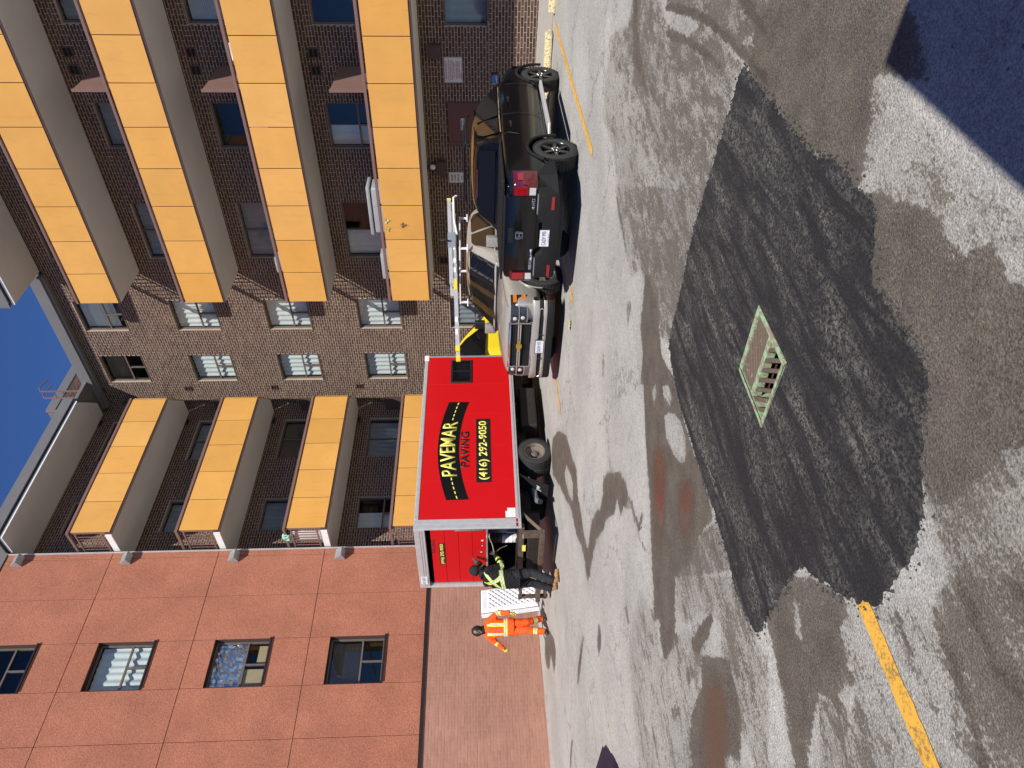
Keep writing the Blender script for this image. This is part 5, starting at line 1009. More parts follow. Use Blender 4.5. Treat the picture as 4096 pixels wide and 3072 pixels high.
    for (za, zb) in ((.650,.832),(.908,1.032)):
        r_ = 0; z = za + .012
        while z < zb:
            y = -.51 + (rr*.87 if r_ % 2 else 0)
            while y < .52:
                pts = [Vector((-.055, y+rr*math.cos(R(60*k+30)), z+rr*math.sin(R(60*k+30)))) for k in range(6)]
                for k in (0,1,2): 
                    if all(za-.005 < p.z < zb+.006 for p in (pts[k],pts[(k+1)%6])): hx.tube([pts[k],pts[(k+1)%6]],.0045,4,cap=False)
                y += rr*1.74
            z += rr*1.5; r_ += 1
    tag(hx.build('grille_mesh', M_['black'], gr), kind='stuff')
    b = MB(); z = .865; b.prism([(x1+.008,y,z+dz) for y,dz in ((-.15,-.022),(-.13,.026),(-.045,.026),(-.045,.056),(.055,.056),(.05,.026),(.15,.026),(.13,-.022),(.045,-.022),(.045,-.054),(-.055,-.054),(-.05,-.022))],(.012,0,0)); bo = b.build('badge', M_['gold'], gr, bevel=.003)
    # bumper: painted bar, dark lower valance, lamp openings
    st2 = []
    for y in np.linspace(-1,1,13):
        x = -.0 - .03*abs(y)**2 - (.0 if abs(y)<.8 else .9*(abs(y)-.8)**1.2)
        st2.append((x, y*.985))
    def bar(z0, z1, d, m, name, par, off=0, yr=1.): 
        mb = MB(); mb.grid([[(x+off-dd, y*yr, z) for x, y in st2] for z, dd in ((z0,d),(z0,0.012),(z0+.03,0),(z1-.03,0),(z1,.015),(z1,d))]); return mb.build(name, m, par, smooth=True, fix=False, angle=40)
    bo_ = bar(.50,.62,.16,M_['beigepaint'],'front_bumper',t); bar(.36,.42,.16,M_['beigepaint'],'bumper_lower',bo_); bar(.22,.375,.2,M_['trim'],'valance',bo_,-.015)
    bar(.40,.52,.14,M_['trim'],'bumper_inset',bo_,-.03)
    for s in (1,-1):
        f = MB(); f.tube([(-.055,s*.60,.415),(-.07,s*.84,.42),(-.08,s*.86,.46),(-.07,s*.84,.50),(-.05,s*.62,.505)],.012,6); f.build('fog_lamp_surround', M_['beigepaint'], bo_, smooth=True)
        f = MB(); f.tube([(.0,s*.30,.43),(.02,s*.30,.44),(.02,s*.30,.48),(.0,s*.30,.49)],.012,6); f.build('tow_hook', M_['black'], bo_)
    mb = MB(); mb.box((-.002,-.17,.385),(.012,.17,.555)); mb.build('plate_frame', M_['black'], t, bevel=.006)
    plate(t, (.013,0,.47),(0,1,0),(0,0,1),'DADW 975')
    mb = MB(); mb.box((-5.6,-.7,.34),(-.3,.7,.50)); mb.build('underbody', M_['black'], t)
    mb = MB(); mb.box((-5.5,-.82,1.24),(-4.05,.82,1.30)); mb.build('bed_cover', M_['trim'], t, bevel=.01)
    # rack: two white crossbars on feet
    for x in (-2.35,-3.55):
        mb = MB(); mb.box((x-.02,-.74,1.985),(x+.02,.74,2.015)); rk = mb.build('rack_bar', M_['white'], t, bevel=.006)
        for s in (1,-1):
            q = MB(); q.box((x-.02,s*.68,1.84),(x+.02,s*.72,1.985)); q.box((x-.05,s*.64,1.82),(x+.05,s*.78,1.85)); q.build('rack_foot', M_['white'], rk, bevel=.006)
    return t
M_['lampglass'] = mat_glass('lamp_glass', (.8,.82,.84), 1.)
cp_ = beige_pickup(); place(cp_, 10.95, 9.35, math.pi)

# extension ladder lying on the rack
def ladder():
    a, b = Vector((11.15,9.72,2.235)), Vector((14.9,8.55,2.36)); d = (b-a).normalized(); side = Vector((0,0,1)).cross(d).normalized(); up = d.cross(side).normalized(); L = (b-a).length
    t = thing('extension_ladder', 'long aluminium extension ladder with yellow tips lying on the rack of the beige pickup', 'ladder', a, keep=True)
    F_ = lambda x, y, z: a + d*x + side*y + up*z
    def bx(mb, p0, p1):
        x0,x1 = p0[0],p1[0]; y0,y1 = p0[1],p1[1]; z0,z1 = p0[2],p1[2]
        vs = [F_(x,y,z) for z in (z0,z1) for x,y in ((x0,y0),(x1,y0),(x1,y1),(x0,y1))]; mb.add(vs,[(0,3,2,1),(4,5,6,7),(0,1,5,4),(1,2,6,5),(2,3,7,6),(3,0,4,7)])
    for lay, (z0, x0, x1, hw) in enumerate(((0,0,L-.1,.19),(.085,1.6,L,.215))):
        for s in (1,-1):
            mb = MB(); bx(mb,(x0,s*hw-.012,z0),(x1,s*hw+.012,z0+.075)); bx(mb,(x0,s*hw-.022*(s>0)-.0*(s<0),z0),(x1,s*hw+.022*(s<0),z0+.006)); rl = mb.build('ladder_rail', M_['alu'], t)
            for xx in ((x0, x1) if lay == 0 else (x1,)):
                q = MB(); bx(q,(xx-.03,s*hw-.018,z0-.006),(xx+.09 if xx==x0 else xx+.02,s*hw+.018,z0+.081)); q.build('end_cap', M_['yellowpaint'], rl)
        x = x0 + .2
        while x < x1 - .1:
            q = MB(); q.tube([F_(x,-hw,z0+.037),F_(x,hw,z0+.037)],.016,8); q.build('rung', M_['alu'], t, smooth=True); x += .30
    q = MB(); bx(q,(1.45,-.225,.005),(1.72,-.207,.07)); q.build('warning_sticker', M_['yellowpaint'], t)
    for xx in (1.9,2.15,2.5,.65,.35):
        q = MB(); bx(q,(xx,-.225,.012),(xx+.12,-.204,.065)); q.build('label_sticker', M_['white'], t)
    q = MB(); bx(q,(2.55,-.26,.0),(2.95,.26,.17)); q.build('ladder_bracket', M_['steel'], t, bevel=.01)
    q = MB(); q.tube([F_(2.7,-.25,.1),F_(2.7,-.30,.24),F_(2.72,-.28,.34)],.022,8); q.build('clamp_handle', M_['black'], t)
    q = MB(); q.tube([F_(2.9,-.24,-.03),F_(3.3,-.25,.02),F_(3.95,-.25,.02),F_(4.0,-.25,-.05)],.022,8); q.build('rack_arm', M_['white'], t)
    return t
ladder()

# ---------------------------------------------------------------- red box truck
def box_truck():
    x0, x1, y0, y1, z0, z1 = 9.0, 14.36, 12.53, 14.74, 1.03, 3.24; g = .265
    t = thing('box_truck', 'red paving company box truck with yellow cab and half open rear roller door', 'truck', ((x0+x1)/2,(y0+y1)/2,g), keep=True)
    mb = MB(); mb.box((x0+.24,y0+.012,z0+.10),(x1-.05,y0+.04,z1-.09)); side = mb.build('side_panel', M_['redpaint'], t)
    for xx in np.linspace(x0+.24, x1-.05, 6)[1:-1]: seam([(xx,y0+.0115,z0+.11),(xx,y0+.0115,z1-.1)], side, 'redpaint', .003)
    mb = MB(); mb.box((x0+.24,y1-.04,z0+.1),(x1-.05,y1-.012,z1-.09)); mb.build('side_panel', M_['redpaint'], t)
    mb = MB(); mb.box((x1-.045,y0+.05,z0+.1),(x1-.02,y1-.05,z1-.09)); mb.build('front_panel', M_['redpaint'], t)
    mb = MB(); mb.box((x0+.02,y0+.05,z1-.03),(x1-.05,y1-.05,z1-.005)); mb.build('roof', M_['white'], t)
    mb = MB(); mb.box((x0+.02,y0+.05,z0+.02),(x1-.05,y1-.05,z0+.07)); mb.build('floor', M_['oily'], t)
    mb = MB(); mb.box((x0+.13,y1-.062,z0+.08),(x0+1.9,y1-.052,z1-.05)); mb.build('dark_liner', M_['oily'], t); mb = MB(); mb.box((x0+.26,y0+.052,z0+.08),(x0+1.9,y0+.062,z1-.05)); mb.build('dark_liner', M_['oily'], t)  # near-black sheets added so the red inner sides read as shaded
    mb = MB(); mb.box((x0+1.9,y0+.05,z0+.07),(x0+1.94,y1-.05,z1-.04)); mb.build('bulkhead', M_['blackmatte'], t)
    for yy in (y0, y1-.05):
        mb = MB(); mb.box((x0+.24,yy,z1-.09),(x1-.06,yy+.05,z1)); r_ = mb.build('top_rail', M_['alu'], t, bevel=.012)
        mb = MB(); mb.box((x0+.24,yy,z0),(x1-.06,yy+.05,z0+.10)); mb.build('bottom_rail', M_['alu'], t, bevel=.006)
        mb = MB(); mb.box((x0+.24,yy-.004,z0+.035),(x1-.06,yy+.054,z0+.05)); mb.build('rub_strip', M_['steel'], t)
        mb = MB(); mb.box((x1-.06,yy,z0),(x1,yy+.05,z1)); mb.build('corner_post', M_['steel'], t, bevel=.015)
        mb = MB(); mb.box((x0,yy,z0),(x0+.10,yy+.05,z1)); mb.box((x0+.104,yy,z0),(x0+.238,yy+.05,z1)); mb.build('rear_post', M_['alu'], t, bevel=.008)
        if yy == y0:
            rv = MB()
            for i in range(34):
                xx = x0+.3+i*.145; T_ = Matrix.Translation((xx,yy,z1-.045)) @ Matrix.Rotation(R(90),4,'X'); rv.lathe([(.011,0),(.007,.005),(0,.006)],8,T_)
            tag(rv.build('rivets', M_['steel'], t), kind='stuff')
    mb = MB(); mb.box((x1-.07,y0+.05,z1-.075),(x1-.002,y1-.05,z1)); mb.build('top_rail', M_['alu'], t, bevel=.01)
    mb = MB(); mb.box((x1-.20,y0-.006,z1-.11),(x1+.006,y0+.06,z1+.006)); mb.build('corner_cap', M_['white'], t, bevel=.015)
    mb = MB(); mb.box((x0,y0+.052,3.02),(x0+.10,y1-.052,z1)); hd = mb.build('header', M_['alu'], t, bevel=.008)
    for zz in (3.07,3.12): 
        mb = MB(); mb.box((x0-.004,y0+.06,zz),(x0+.002,y1-.06,zz+.012)); mb.build('header_groove', M_['steel'], hd)
    plate(hd, (x0-.006,14.42,3.13),(0,-1,0),(0,0,1),'AY 54257','Ontario',.30,.15)
    mb = MB(); mb.box((x0,y0+.052,z0-.06),(x0+.14,y1-.052,z0+.055)); sill = mb.build('rear_sill', M_['ruststeel'], t, bevel=.008)
    # roller door, half way down, of four hinged boards
    for i in range(4):
        a = 1.76 + i*.29; mb = MB(); mb.box((x0+.075,y0+.09,a+.003),(x0+.10,y1-.09,a+.287)); dr = mb.build('roller_door_board', M_['redpaint'], t, bevel=.004)
        if i == 3:
            q = MB(); q.box((x0+.070,13.14,2.635),(x0+.0745,13.93,2.76)); pl_ = q.build('phone_panel', M_['ink'], dr)
            text_mesh('lettering', '(416) 292-9050', .10, M_['yellowprint'], pl_, frame((x0+.0695,13.535,2.698),(0,-1,0),(0,0,1)), .002, .001, width=.74)
            text_mesh('lettering', 'PAVING', .10, M_['ink'], dr, frame((x0+.0745,13.25,2.87),(0,-1,0),(0,0,1)), .002, .001, width=.5)
        if i == 0:
            for k in range(7):
                q = MB(); yy = 12.95 + k*.11 + random.uniform(-.03,.03); zz = 1.80+random.uniform(0,.14); s_ = random.uniform(.02,.06); q.prism([(x0+.0745,yy,zz),(x0+.0745,yy+s_,zz+s_*.4),(x0+.0745,yy+s_*.7,zz+s_*1.3),(x0+.0745,yy-s_*.3,zz+s_*.9)],(-.002,0,0)); q.build('paint_chip', M_['white'] if k % 2 else M_['rust'], dr)
    mb = MB(); mb.box((x0+.065,y0+.09,1.725),(x0+.11,y1-.09,1.762)); mb.build('door_bottom_rail', M_['steel'], t, bevel=.006)
    mb = MB(); mb.tube([(x0+.05,12.64,2.45),(x0+.02,12.63,2.40),(x0+.02,12.63,1.85),(x0+.05,12.64,1.80)],.012,6); mb.build('grab_handle', M_['chrome'], t, smooth=True)
    for yy in (y0+.055,y1-.085):
        mb = MB(); mb.box((x0+.06,yy,z0+.06),(x0+.11,yy+.03,3.02)); mb.build('door_track', M_['steel'], t)
    # window in the side
    mb = MB(); wx0,wx1,wz0,wz1 = 13.33,14.17,2.05,2.58
    mb.box((wx0,y0-.012,wz0),(wx1,y0+.011,wz1)); wi = mb.build('window', M_['black'], side, bevel=.03, bseg=3)
    for a,b in ((wx0+.05,wx0+.40),(wx0+.44,wx1-.05)):
        q = MB(); q.box((a,y0-.016,wz0+.05),(b,y0-.0125,wz1-.05)); q.build('window_pane', M_['carglass'], wi)
    # painted road arch with the firm's name
    cx, hl, sag = 11.205, 1.47, .225; zc = lambda u: 2.578 - sag*(u/hl)**2
    rows = []; nseg = 28
    for e in (-1, 1): rows.append([(cx+hl*(2*i/nseg-1)*(1.0 if e>0 else .995), y0+.008, zc(hl*(2*i/nseg-1)) + e*.238) for i in range(nseg+1)])
    mb = MB(); mb.grid(rows); mb.grid([[(x,y-.0,z) for x,y,z in r] for r in rows]); arch = mb.build('road_arch', M_['ink'], side, fix=False)
    F_ = frame((cx,y0+.0075,0),(1,0,0),(0,0,1))
    wp = lambda p: Vector((p.x, zc(p.x) + p.y*(1.12 - .10*abs(p.x)/hl) , p.z))
    text_mesh('lettering', 'PAVEMAR', .43, M_['yellowprint'], arch, F_, .0055, .003, width=1.64, warp=wp)
    for s in (1,-1):
        for k in range(5):
            u = s*(.90 + k*.125); q = MB(); a,b = u-.035,u+.035; q.prism([(cx+a,y0+.0075,zc(a)-.011),(cx+b,y0+.0075,zc(b)-.011),(cx+b,y0+.0075,zc(b)+.011),(cx+a,y0+.0075,zc(a)+.011)],(0,-.003,0)); q.build('road_dash', M_['yellowprint'], arch)
    text_mesh('lettering', 'PAVING', .265, M_['ink'], side, frame((11.17,y0+.0095,2.195),(1,0,0),(0,0,1)), .008, .002, width=1.06)
    q = MB(); q.box((10.20,y0+.006,1.625),(12.10,y0+.0115,1.955)); ph = q.build('phone_panel', M_['ink'], side)
    text_mesh('lettering', '(416) 292-9050', .25, M_['yellowprint'], ph, frame((11.15,y0+.0055,1.79),(1,0,0),(0,0,1)), .006, .002, width=1.76)
    q = MB(); q.box((9.26,y0+.006,1.14),(9.42,y0+.0115,1.35)); q.box((9.42,y0+.006,1.14),(9.50,y0+.0115,1.31)); q.build('white_sticker', M_['white'], side)
    for a,b in ((9.02,9.12),(9.14,9.22)):
        q = MB(); q.box((a,y0-.003,1.10),(b,y0-.0005,1.14)); q.build('reflector', M_['redlens'], t)
    # chassis, wheels, mudguard
    for yy in (y0+.5,y1-.58):
        mb = MB(); mb.box((x0+.1,yy,.78),(16.4,yy+.08,.98)); mb.build('chassis_rail', M_['oily'], t)
    mb = MB()
    for xx in np.arange(x0+.3,x1,.55): mb.box((xx,y0+.06,.97),(xx+.07,y1-.06,1.028))
    mb.build('cross_member', M_['oily'], t)
    mb = MB(); mb.box((12.1,y0+.25,.50),(13.4,y0+.75,.90)); mb.build('fuel_tank', M_['oily'], t, bevel=.04)
    mb = MB(); mb.box((11.6,y0+.9,.40),(14.0,y0+1.3,.80)); mb.build('drive_shaft_guard', M_['oily'], t)
    wz = g + .375
    for xx in (11.08,):
        for s, yy in ((-1,y0+.12),(1,y1-.12)):
            wheel(t, xx, yy, wz, .378, .24, s, 'steelrim', 6, .62, style='steel'); wheel(t, xx, yy-s*.27, wz, .378, .24, s, 'steelrim', 6, .62, style='steel')
    for s, yy in ((-1,y0+.14),(1,y1-.14)): wheel(t, 15.55, yy, g+.38, .378, .24, s, 'steelrim', 6, .62, style='steel')
    mb = MB(); mb.tube([(11.08,y0+.3,wz),(11.08,y1-.3,wz)],.09,10); mb.build('axle', M_['oily'], t)
    mb = MB(); mb.prism([(10.42,y0+.02,1.02),(10.42,y0+.50,1.02),(10.10,y0+.50,.40),(10.10,y0+.02,.40)],(-.012,0,0)); mf = mb.build('mud_flap', M_['trim'], t)
    q = MB(); q.prism([(10.205,y0+.12,.62),(10.205,y0+.38,.62),(10.13,y0+.38,.47),(10.13,y0+.12,.47)],(-.006,0,0)); 
    text_mesh('lettering', 'JW', .12, M_['signwhite'], mf, frame((10.175,y0+.22,.60),(0,-1,0),(.45,0,.89)), .002, .002)
    mb = MB(); mb.tube([(10.3,y0+.35,.70),(9.9,y0+.30,.66),(9.72,y0+.10,.60)],.058,12,cap=False); mb.build('exhaust_pipe', M_['steel'], t, smooth=True)
    q = MB(); q.tube([(9.735,y0+.12,.602),(9.722,y0+.105,.60)],.05,12); q.build('exhaust_mouth', M_['blackmatte'], t)
    # rear step and bumper frame of scuffed steel
    for a, b, r_ in (((9.42,y0+.10,.99),(8.98,y0+.10,.62),.045),((8.98,y0+.10,.62),(8.98,y0+.10,.60),.045)):
        mb = MB(); mb.tube([a,b],r_,4); mb.build('brace', M_['ruststeel'], t)
    mb = MB(); mb.box((8.86,y0+.08,.55),(8.98,y0+.2,1.0)); mb.build('bumper_post', M_['ruststeel'], t, bevel=.008)
    mb = MB(); mb.box((8.80,y0+.05,.56),(8.98,y1+.4,.66)); mb.build('rear_bumper', M_['ruststeel'], t, bevel=.01)
    mb = MB(); mb.box((9.0,y0+.3,.62),(9.6,y1-.3,.9)); mb.build('tail_gear', M_['oily'], t, bevel=.03)
    for yy in (y0+.7,y0+1.2): 
        mb = MB(); mb.tube([(9.02,yy,.99),(9.5,yy+.2,.5)],.05,6); mb.build('brace', M_['oily'], t)
    q = MB(); q.box((8.985,13.17,.93),(8.998,13.37,1.005)); q.build('caution_label', M_['yellowprint'], t); q2 = MB(); q2.box((8.985,12.75,.93),(8.998,12.9,1.0)); q2.build('white_sticker', M_['white'], t)
    # tilted loading frame sticking out beyond the far side
    q = MB(); 
    for a, b in (((8.9,14.62,1.0),(8.9,15.06,1.0)),((8.9,15.03,1.02),(8.9,15.03,.42)),((8.9,15.06,.45),(8.9,14.55,.45))):
        d = Vector(b)-Vector(a); q.box((8.86,min(a[1],b[1])-.035,min(a[2],b[2])-.035),(8.94,max(a[1],b[1])+.035,max(a[2],b[2])+.035))
    q.build('side_step', M_['ruststeel'], t, bevel=.006)
    # cab
    def cs(x, zb, zt, hw, hb, zm): return (x, [(0,zb),(hb*.92,zb),(hb,zb+.14),(hb,zm),((hb+hw)/2,(zm+zt)/2),(hw,zt-.1),(hw-.12,zt),(0,zt+.03)])
    cm = loft([cs(0,.5,2.30,.80,.93,1.55),cs(.5,.5,2.33,.80,.93,1.55),cs(.85,.5,2.27,.80,.94,1.55),cs(1.25,.5,2.02,.84,.95,1.52),cs(1.75,.5,1.62,.90,.95,1.42),cs(2.1,.5,1.5,.88,.94,1.35),cs(2.5,.52,1.38,.82,.90,1.25),cs(2.62,.6,1.2,.72,.82,1.1)])
    cm.v = [(x+14.42, y+(y0+y1)/2, z+.2) for x,y,z in cm.v]
    cb_ = sub_smooth(cm, 'cab', M_['yellowpaint'], t, 2)
    yc = (y0+y1)/2
    for s in (1,-1):
        p = [(14.55,1.72),(15.55,1.66),(15.75,1.74),(15.28,2.22),(15.0,2.40),(14.55,2.42)]
        q = MB(); q.prism([(x, yc+s*(.965-.13*max(0,z-1.72)/.7), z) for x,z in p],(0,s*.01,0)); q.build('side_window', M_['carglass'], cb_)
        q = MB(); q.box((15.55,yc+s*.98,1.70),(15.68,yc+s*1.22,1.98)); q.build('mirror', M_['black'], t, bevel=.03)
    q = MB(); q.prism([(15.32,yc-.72,2.36),(15.32,yc+.72,2.36),(16.15,yc+.80,1.86),(16.15,yc-.80,1.86)],(.02,0,.03)); q.build('windscreen', M_['carglass'], cb_)
    return t
bt_ = box_truck()
# cargo seen under the roller door
def cyl_thing(name, label, cat, loc, r, h, m, lid=None):
    t = thing(name, label, cat, loc); mb = MB(); mb.lathe([(r*.95,0),(r,.02),(r,h*.33),(r*1.03,h*.35),(r,h*.37),(r,h*.64),(r*1.03,h*.66),(r,h*.68),(r,h-.02),(r*.96,h),(0,h)],24); mb.build('drum_body', m, t, smooth=True)
    mb = MB(); mb.lathe([(r*1.04,h-.025),(r*1.04,h+.012),(r*.9,h+.014)],24); mb.build('rim', lid or m, t, smooth=True); return t
M_['bluedrum'] = mat('dark_blue_drum', (.012,.028,.07), .35, .2, var=.2)
cyl_thing('drum', 'dark blue drum standing inside the box truck left of the rope', 'drum', (9.55,13.0,1.10), .29, .62, M_['bluedrum'], M_['black'])
bk = cyl_thing('bucket', 'white plastic bucket lying inside the back of the box truck', 'bucket', (9.42,13.50,1.10), .10, .30, M_['white'])
cyl_thing('drum', 'black drum deep inside the box truck beside the white bucket', 'drum', (9.8,13.75,1.10), .27, .60, M_['black'])
# ================================================================ people
def mat_cloth(name, col, stripe=None, core=(.45,.46,.46), weave=0.35, quilt=False):
    m, t, p = nodes(name); v = objv(t); n = noise(t, 9, 5, .65, v); f = noise(t, 160, 2, .5, v)
    c = mixc(t, 1., col, ramp(t, n.outputs[0], [(.3,.78),(.7,1.15)]).outputs[0], 'MULTIPLY')
    if stripe:
        a = N(t, 'ShaderNodeAttribute', attribute_name='tape').outputs['Fac']
        c = mixc(t, ramp(t, a, [(.495,0.),(.505,1.)]).outputs[0], c, stripe); c = mixc(t, ramp(t, a, [(.515,0.),(.522,1.)]).outputs[0], c, core)
    t.links.new(c, p.inputs['Base Color']); p.inputs['Roughness'].default_value = .85; p.inputs['Specular IOR Level'].default_value = .25
    h = math_(t, 'ADD', n.outputs[0], math_(t, 'MULTIPLY', f.outputs[0], .15))
    if quilt:
        sp = t.nodes.new('ShaderNodeSeparateXYZ'); t.links.new(v, sp.inputs[0]); s1 = math_(t, 'ADD', sp.outputs[1], sp.outputs[2]); s2 = math_(t, 'SUBTRACT', sp.outputs[1], sp.outputs[2])
        q = math_(t, 'MULTIPLY', math_(t, 'ABSOLUTE', math_(t, 'SINE', math_(t, 'MULTIPLY', s1, 44.))), math_(t, 'ABSOLUTE', math_(t, 'SINE', math_(t, 'MULTIPLY', s2, 44.)))); h = math_(t, 'ADD', h, math_(t, 'MULTIPLY', q, .9))
    bump(t, p, h, .7, .02); return m
M_['skin'] = mat('dark_skin', (.16,.085,.056), .5, var=.12, scale=30)
M_['hood'] = mat('black_knit', (.010,.010,.011), .9, var=.2, scale=20, bmp=.4, bscale=120)
M_['orange'] = mat_cloth('orange_work_cloth', (.80,.105,.018), (.72,.74,.05))
M_['blackjacket'] = mat_cloth('black_quilted_jacket', (.011,.011,.012), (.60,.74,.07), (.40,.42,.42), quilt=True)
M_['blacktrouser'] = mat_cloth('charcoal_work_trousers', (.024,.026,.029))
M_['tan'] = mat('tan_boot_leather', (.42,.23,.085), .7, var=.2, scale=14, dirt=.3)
M_['darkboot'] = mat('dark_boot_leather', (.03,.028,.026), .6, var=.2, scale=14)
M_['yglove'] = mat('yellow_work_glove', (.62,.55,.05), .8, var=.25, scale=30)
M_['dglove'] = mat('grey_work_glove', (.06,.057,.052), .85, var=.3, scale=30)

def blob(mb, segs):
    """tapered capsules and lofted trunks in one mesh; a voxel remesh then melts them into one skin"""
    for s in segs:
        if s['k'] == 'cap':
            p0, p1, r0, r1 = Vector(s['p'][0]), Vector(s['p'][1]), s['r'][0], s['r'][1]; d = (p1-p0).normalized(); pts = []; rr = []
            for k in range(4): th = R(90)*(1-k/4)*.98; pts.append(p0 - d*r0*math.sin(th)); rr.append(r0*math.cos(th))
            for k in range(5): f = k/4; pts.append(p0.lerp(p1, f)); rr.append(r0+(r1-r0)*f)
            for k in range(1,5): th = R(90)*(k/4)*.98; pts.append(p1 + d*r1*math.sin(th)); rr.append(r1*math.cos(th))
            mb.tube(pts, 1, 12, radii=rr)
        else:
            rows = []
            for c, rl, ra in s['rings']:
                c = Vector(c); rows.append([c + s['L']*(rl*math.cos(2*math.pi*i/20)) + s['A']*(ra*math.sin(2*math.pi*i/20)) for i in range(20)])
            mb.grid(rows, closed=True); n = 20; o = len(mb.v)-len(rows)*n
            mb.f.append(tuple(range(o,o+n))[::-1]); mb.mi.append(0); mb.f.append(tuple(range(o+(len(rows)-1)*n,o+len(rows)*n))); mb.mi.append(0)
def melt(mb, name, vox, mats, seglist, matof, tape=None, parent=None, smooth_it=6, wrinkle=.0):
    me = bpy.data.meshes.new(name); me.from_pydata(mb.v, [], mb.f); b = bmesh.new(); b.from_mesh(me); bmesh.ops.recalc_face_normals(b, faces=b.faces); b.to_mesh(me); b.free()
    o = bpy.data.objects.new(name, me); COL.objects.link(o)
    r = o.modifiers.new('r','REMESH'); r.mode = 'VOXEL'; r.voxel_size = vox; s = o.modifiers.new('s','SMOOTH'); s.iterations = smooth_it; s.factor = .5
    if wrinkle:
        tx = bpy.data.textures.new(name+'_folds','CLOUDS'); tx.noise_scale = .085; tx.noise_depth = 2
        d = o.modifiers.new('d','DISPLACE'); d.texture = tx; d.strength = wrinkle; d.mid_level = .5; d.texture_coords = 'LOCAL'
    dg = bpy.context.evaluated_depsgraph_get(); dg.update(); m2 = bpy.data.meshes.new_from_object(o.evaluated_get(dg)); o.modifiers.clear(); o.data = m2; m2.name = name
    for mm in mats: m2.materials.append(mm)
    co = np.empty(len(m2.vertices)*3); m2.vertices.foreach_get('co', co); co = co.reshape(-1,3)
    D = []; T = []
    for s_ in seglist:
        if s_['k'] == 'cap': p0, p1 = np.array(s_['p'][0]), np.array(s_['p'][1]); ra, rb = s_['r']
        else: p0, p1 = np.array(s_['rings'][0][0]), np.array(s_['rings'][-1][0]); ra = rb = sum(max(q[1],q[2]) for q in s_['rings'])/len(s_['rings'])*.82
        d = p1-p0; t = np.clip(((co-p0)@d)/(d@d), 0, 1); dist = np.linalg.norm(co-(p0+t[:,None]*d), axis=1)/(ra+(rb-ra)*t); D.append(dist); T.append(((co-p0)@d)/(d@d))
    near = np.argmin(np.stack(D), 0); T = np.stack(T)
    vm = np.array([matof[s_['tag']] for s_ in seglist])[near]
    fv = np.empty(len(m2.loops), np.int32); m2.loops.foreach_get('vertex_index', fv); ls = np.empty(len(m2.polygons), np.int32); m2.polygons.foreach_get('loop_start', ls)
    m2.polygons.foreach_set('material_index', vm[fv[ls]].astype(np.int32)); m2.polygons.foreach_set('use_smooth', np.ones(len(m2.polygons), bool))
    if tape is not None:
        tags = [s_['tag'] for s_ in seglist]; val = np.full(len(co), -.5)
        for i, c in enumerate(co): val[i] = tape(tags[near[i]], T[near[i]][i], c)
        at = m2.attributes.new('tape','FLOAT','POINT'); at.data.foreach_set('value', (.5 + np.clip(val,-.4,.4)).astype(np.float32))
    attach(o, parent); return o
def hand_segs(wrist, palm_dir, spread, nrm, tag_, scale=1., curl=.5):
    """palm plus four unequal bent fingers and a thumb from the side of the palm"""
    w = Vector(wrist); d = Vector(palm_dir).normalized(); s = (Vector(spread) - d*Vector(spread).dot(d)).normalized(); n = Vector(nrm); n = (n - d*n.dot(d) - s*n.dot(s)).normalized(); out = []
    k = scale
    out.append(dict(k='cap', p=(w+d*.02*k+s*.012*k, w+d*.085*k+s*.026*k), r=(.024*k,.020*k), tag=tag_)); out.append(dict(k='cap', p=(w+d*.02*k-s*.012*k, w+d*.082*k-s*.028*k), r=(.024*k,.019*k), tag=tag_))
    for i, L in enumerate((.074,.086,.080,.062)):
        b0 = w + d*.088*k + s*(.034-.0225*i)*k; a = b0 + (d*math.cos(curl*.6)+n*math.sin(curl*.6))*L*.5*k; e = a + (d*math.cos(curl*1.9)+n*math.sin(curl*1.9))*L*.5*k
        out.append(dict(k='cap', p=(b0,a), r=(.0108*k,.010*k), tag=tag_)); out.append(dict(k='cap', p=(a,e), r=(.010*k,.0085*k), tag=tag_))
    t0 = w + d*.03*k + s*.034*k; t1 = t0 + (d*.6+s*.75+n*.25).normalized()*.042*k; t2 = t1 + (d*.9+s*.2+n*.5).normalized()*.036*k
    out.append(dict(k='cap', p=(t0,t1), r=(.0135*k,.0115*k), tag=tag_)); out.append(dict(k='cap', p=(t1,t2), r=(.0115*k,.009*k), tag=tag_)); return out
AL = Vector((.686,-.727,0)).normalized(); AF = Vector((.727,.686,0)).normalized()      # sideways and away as the photographer stood

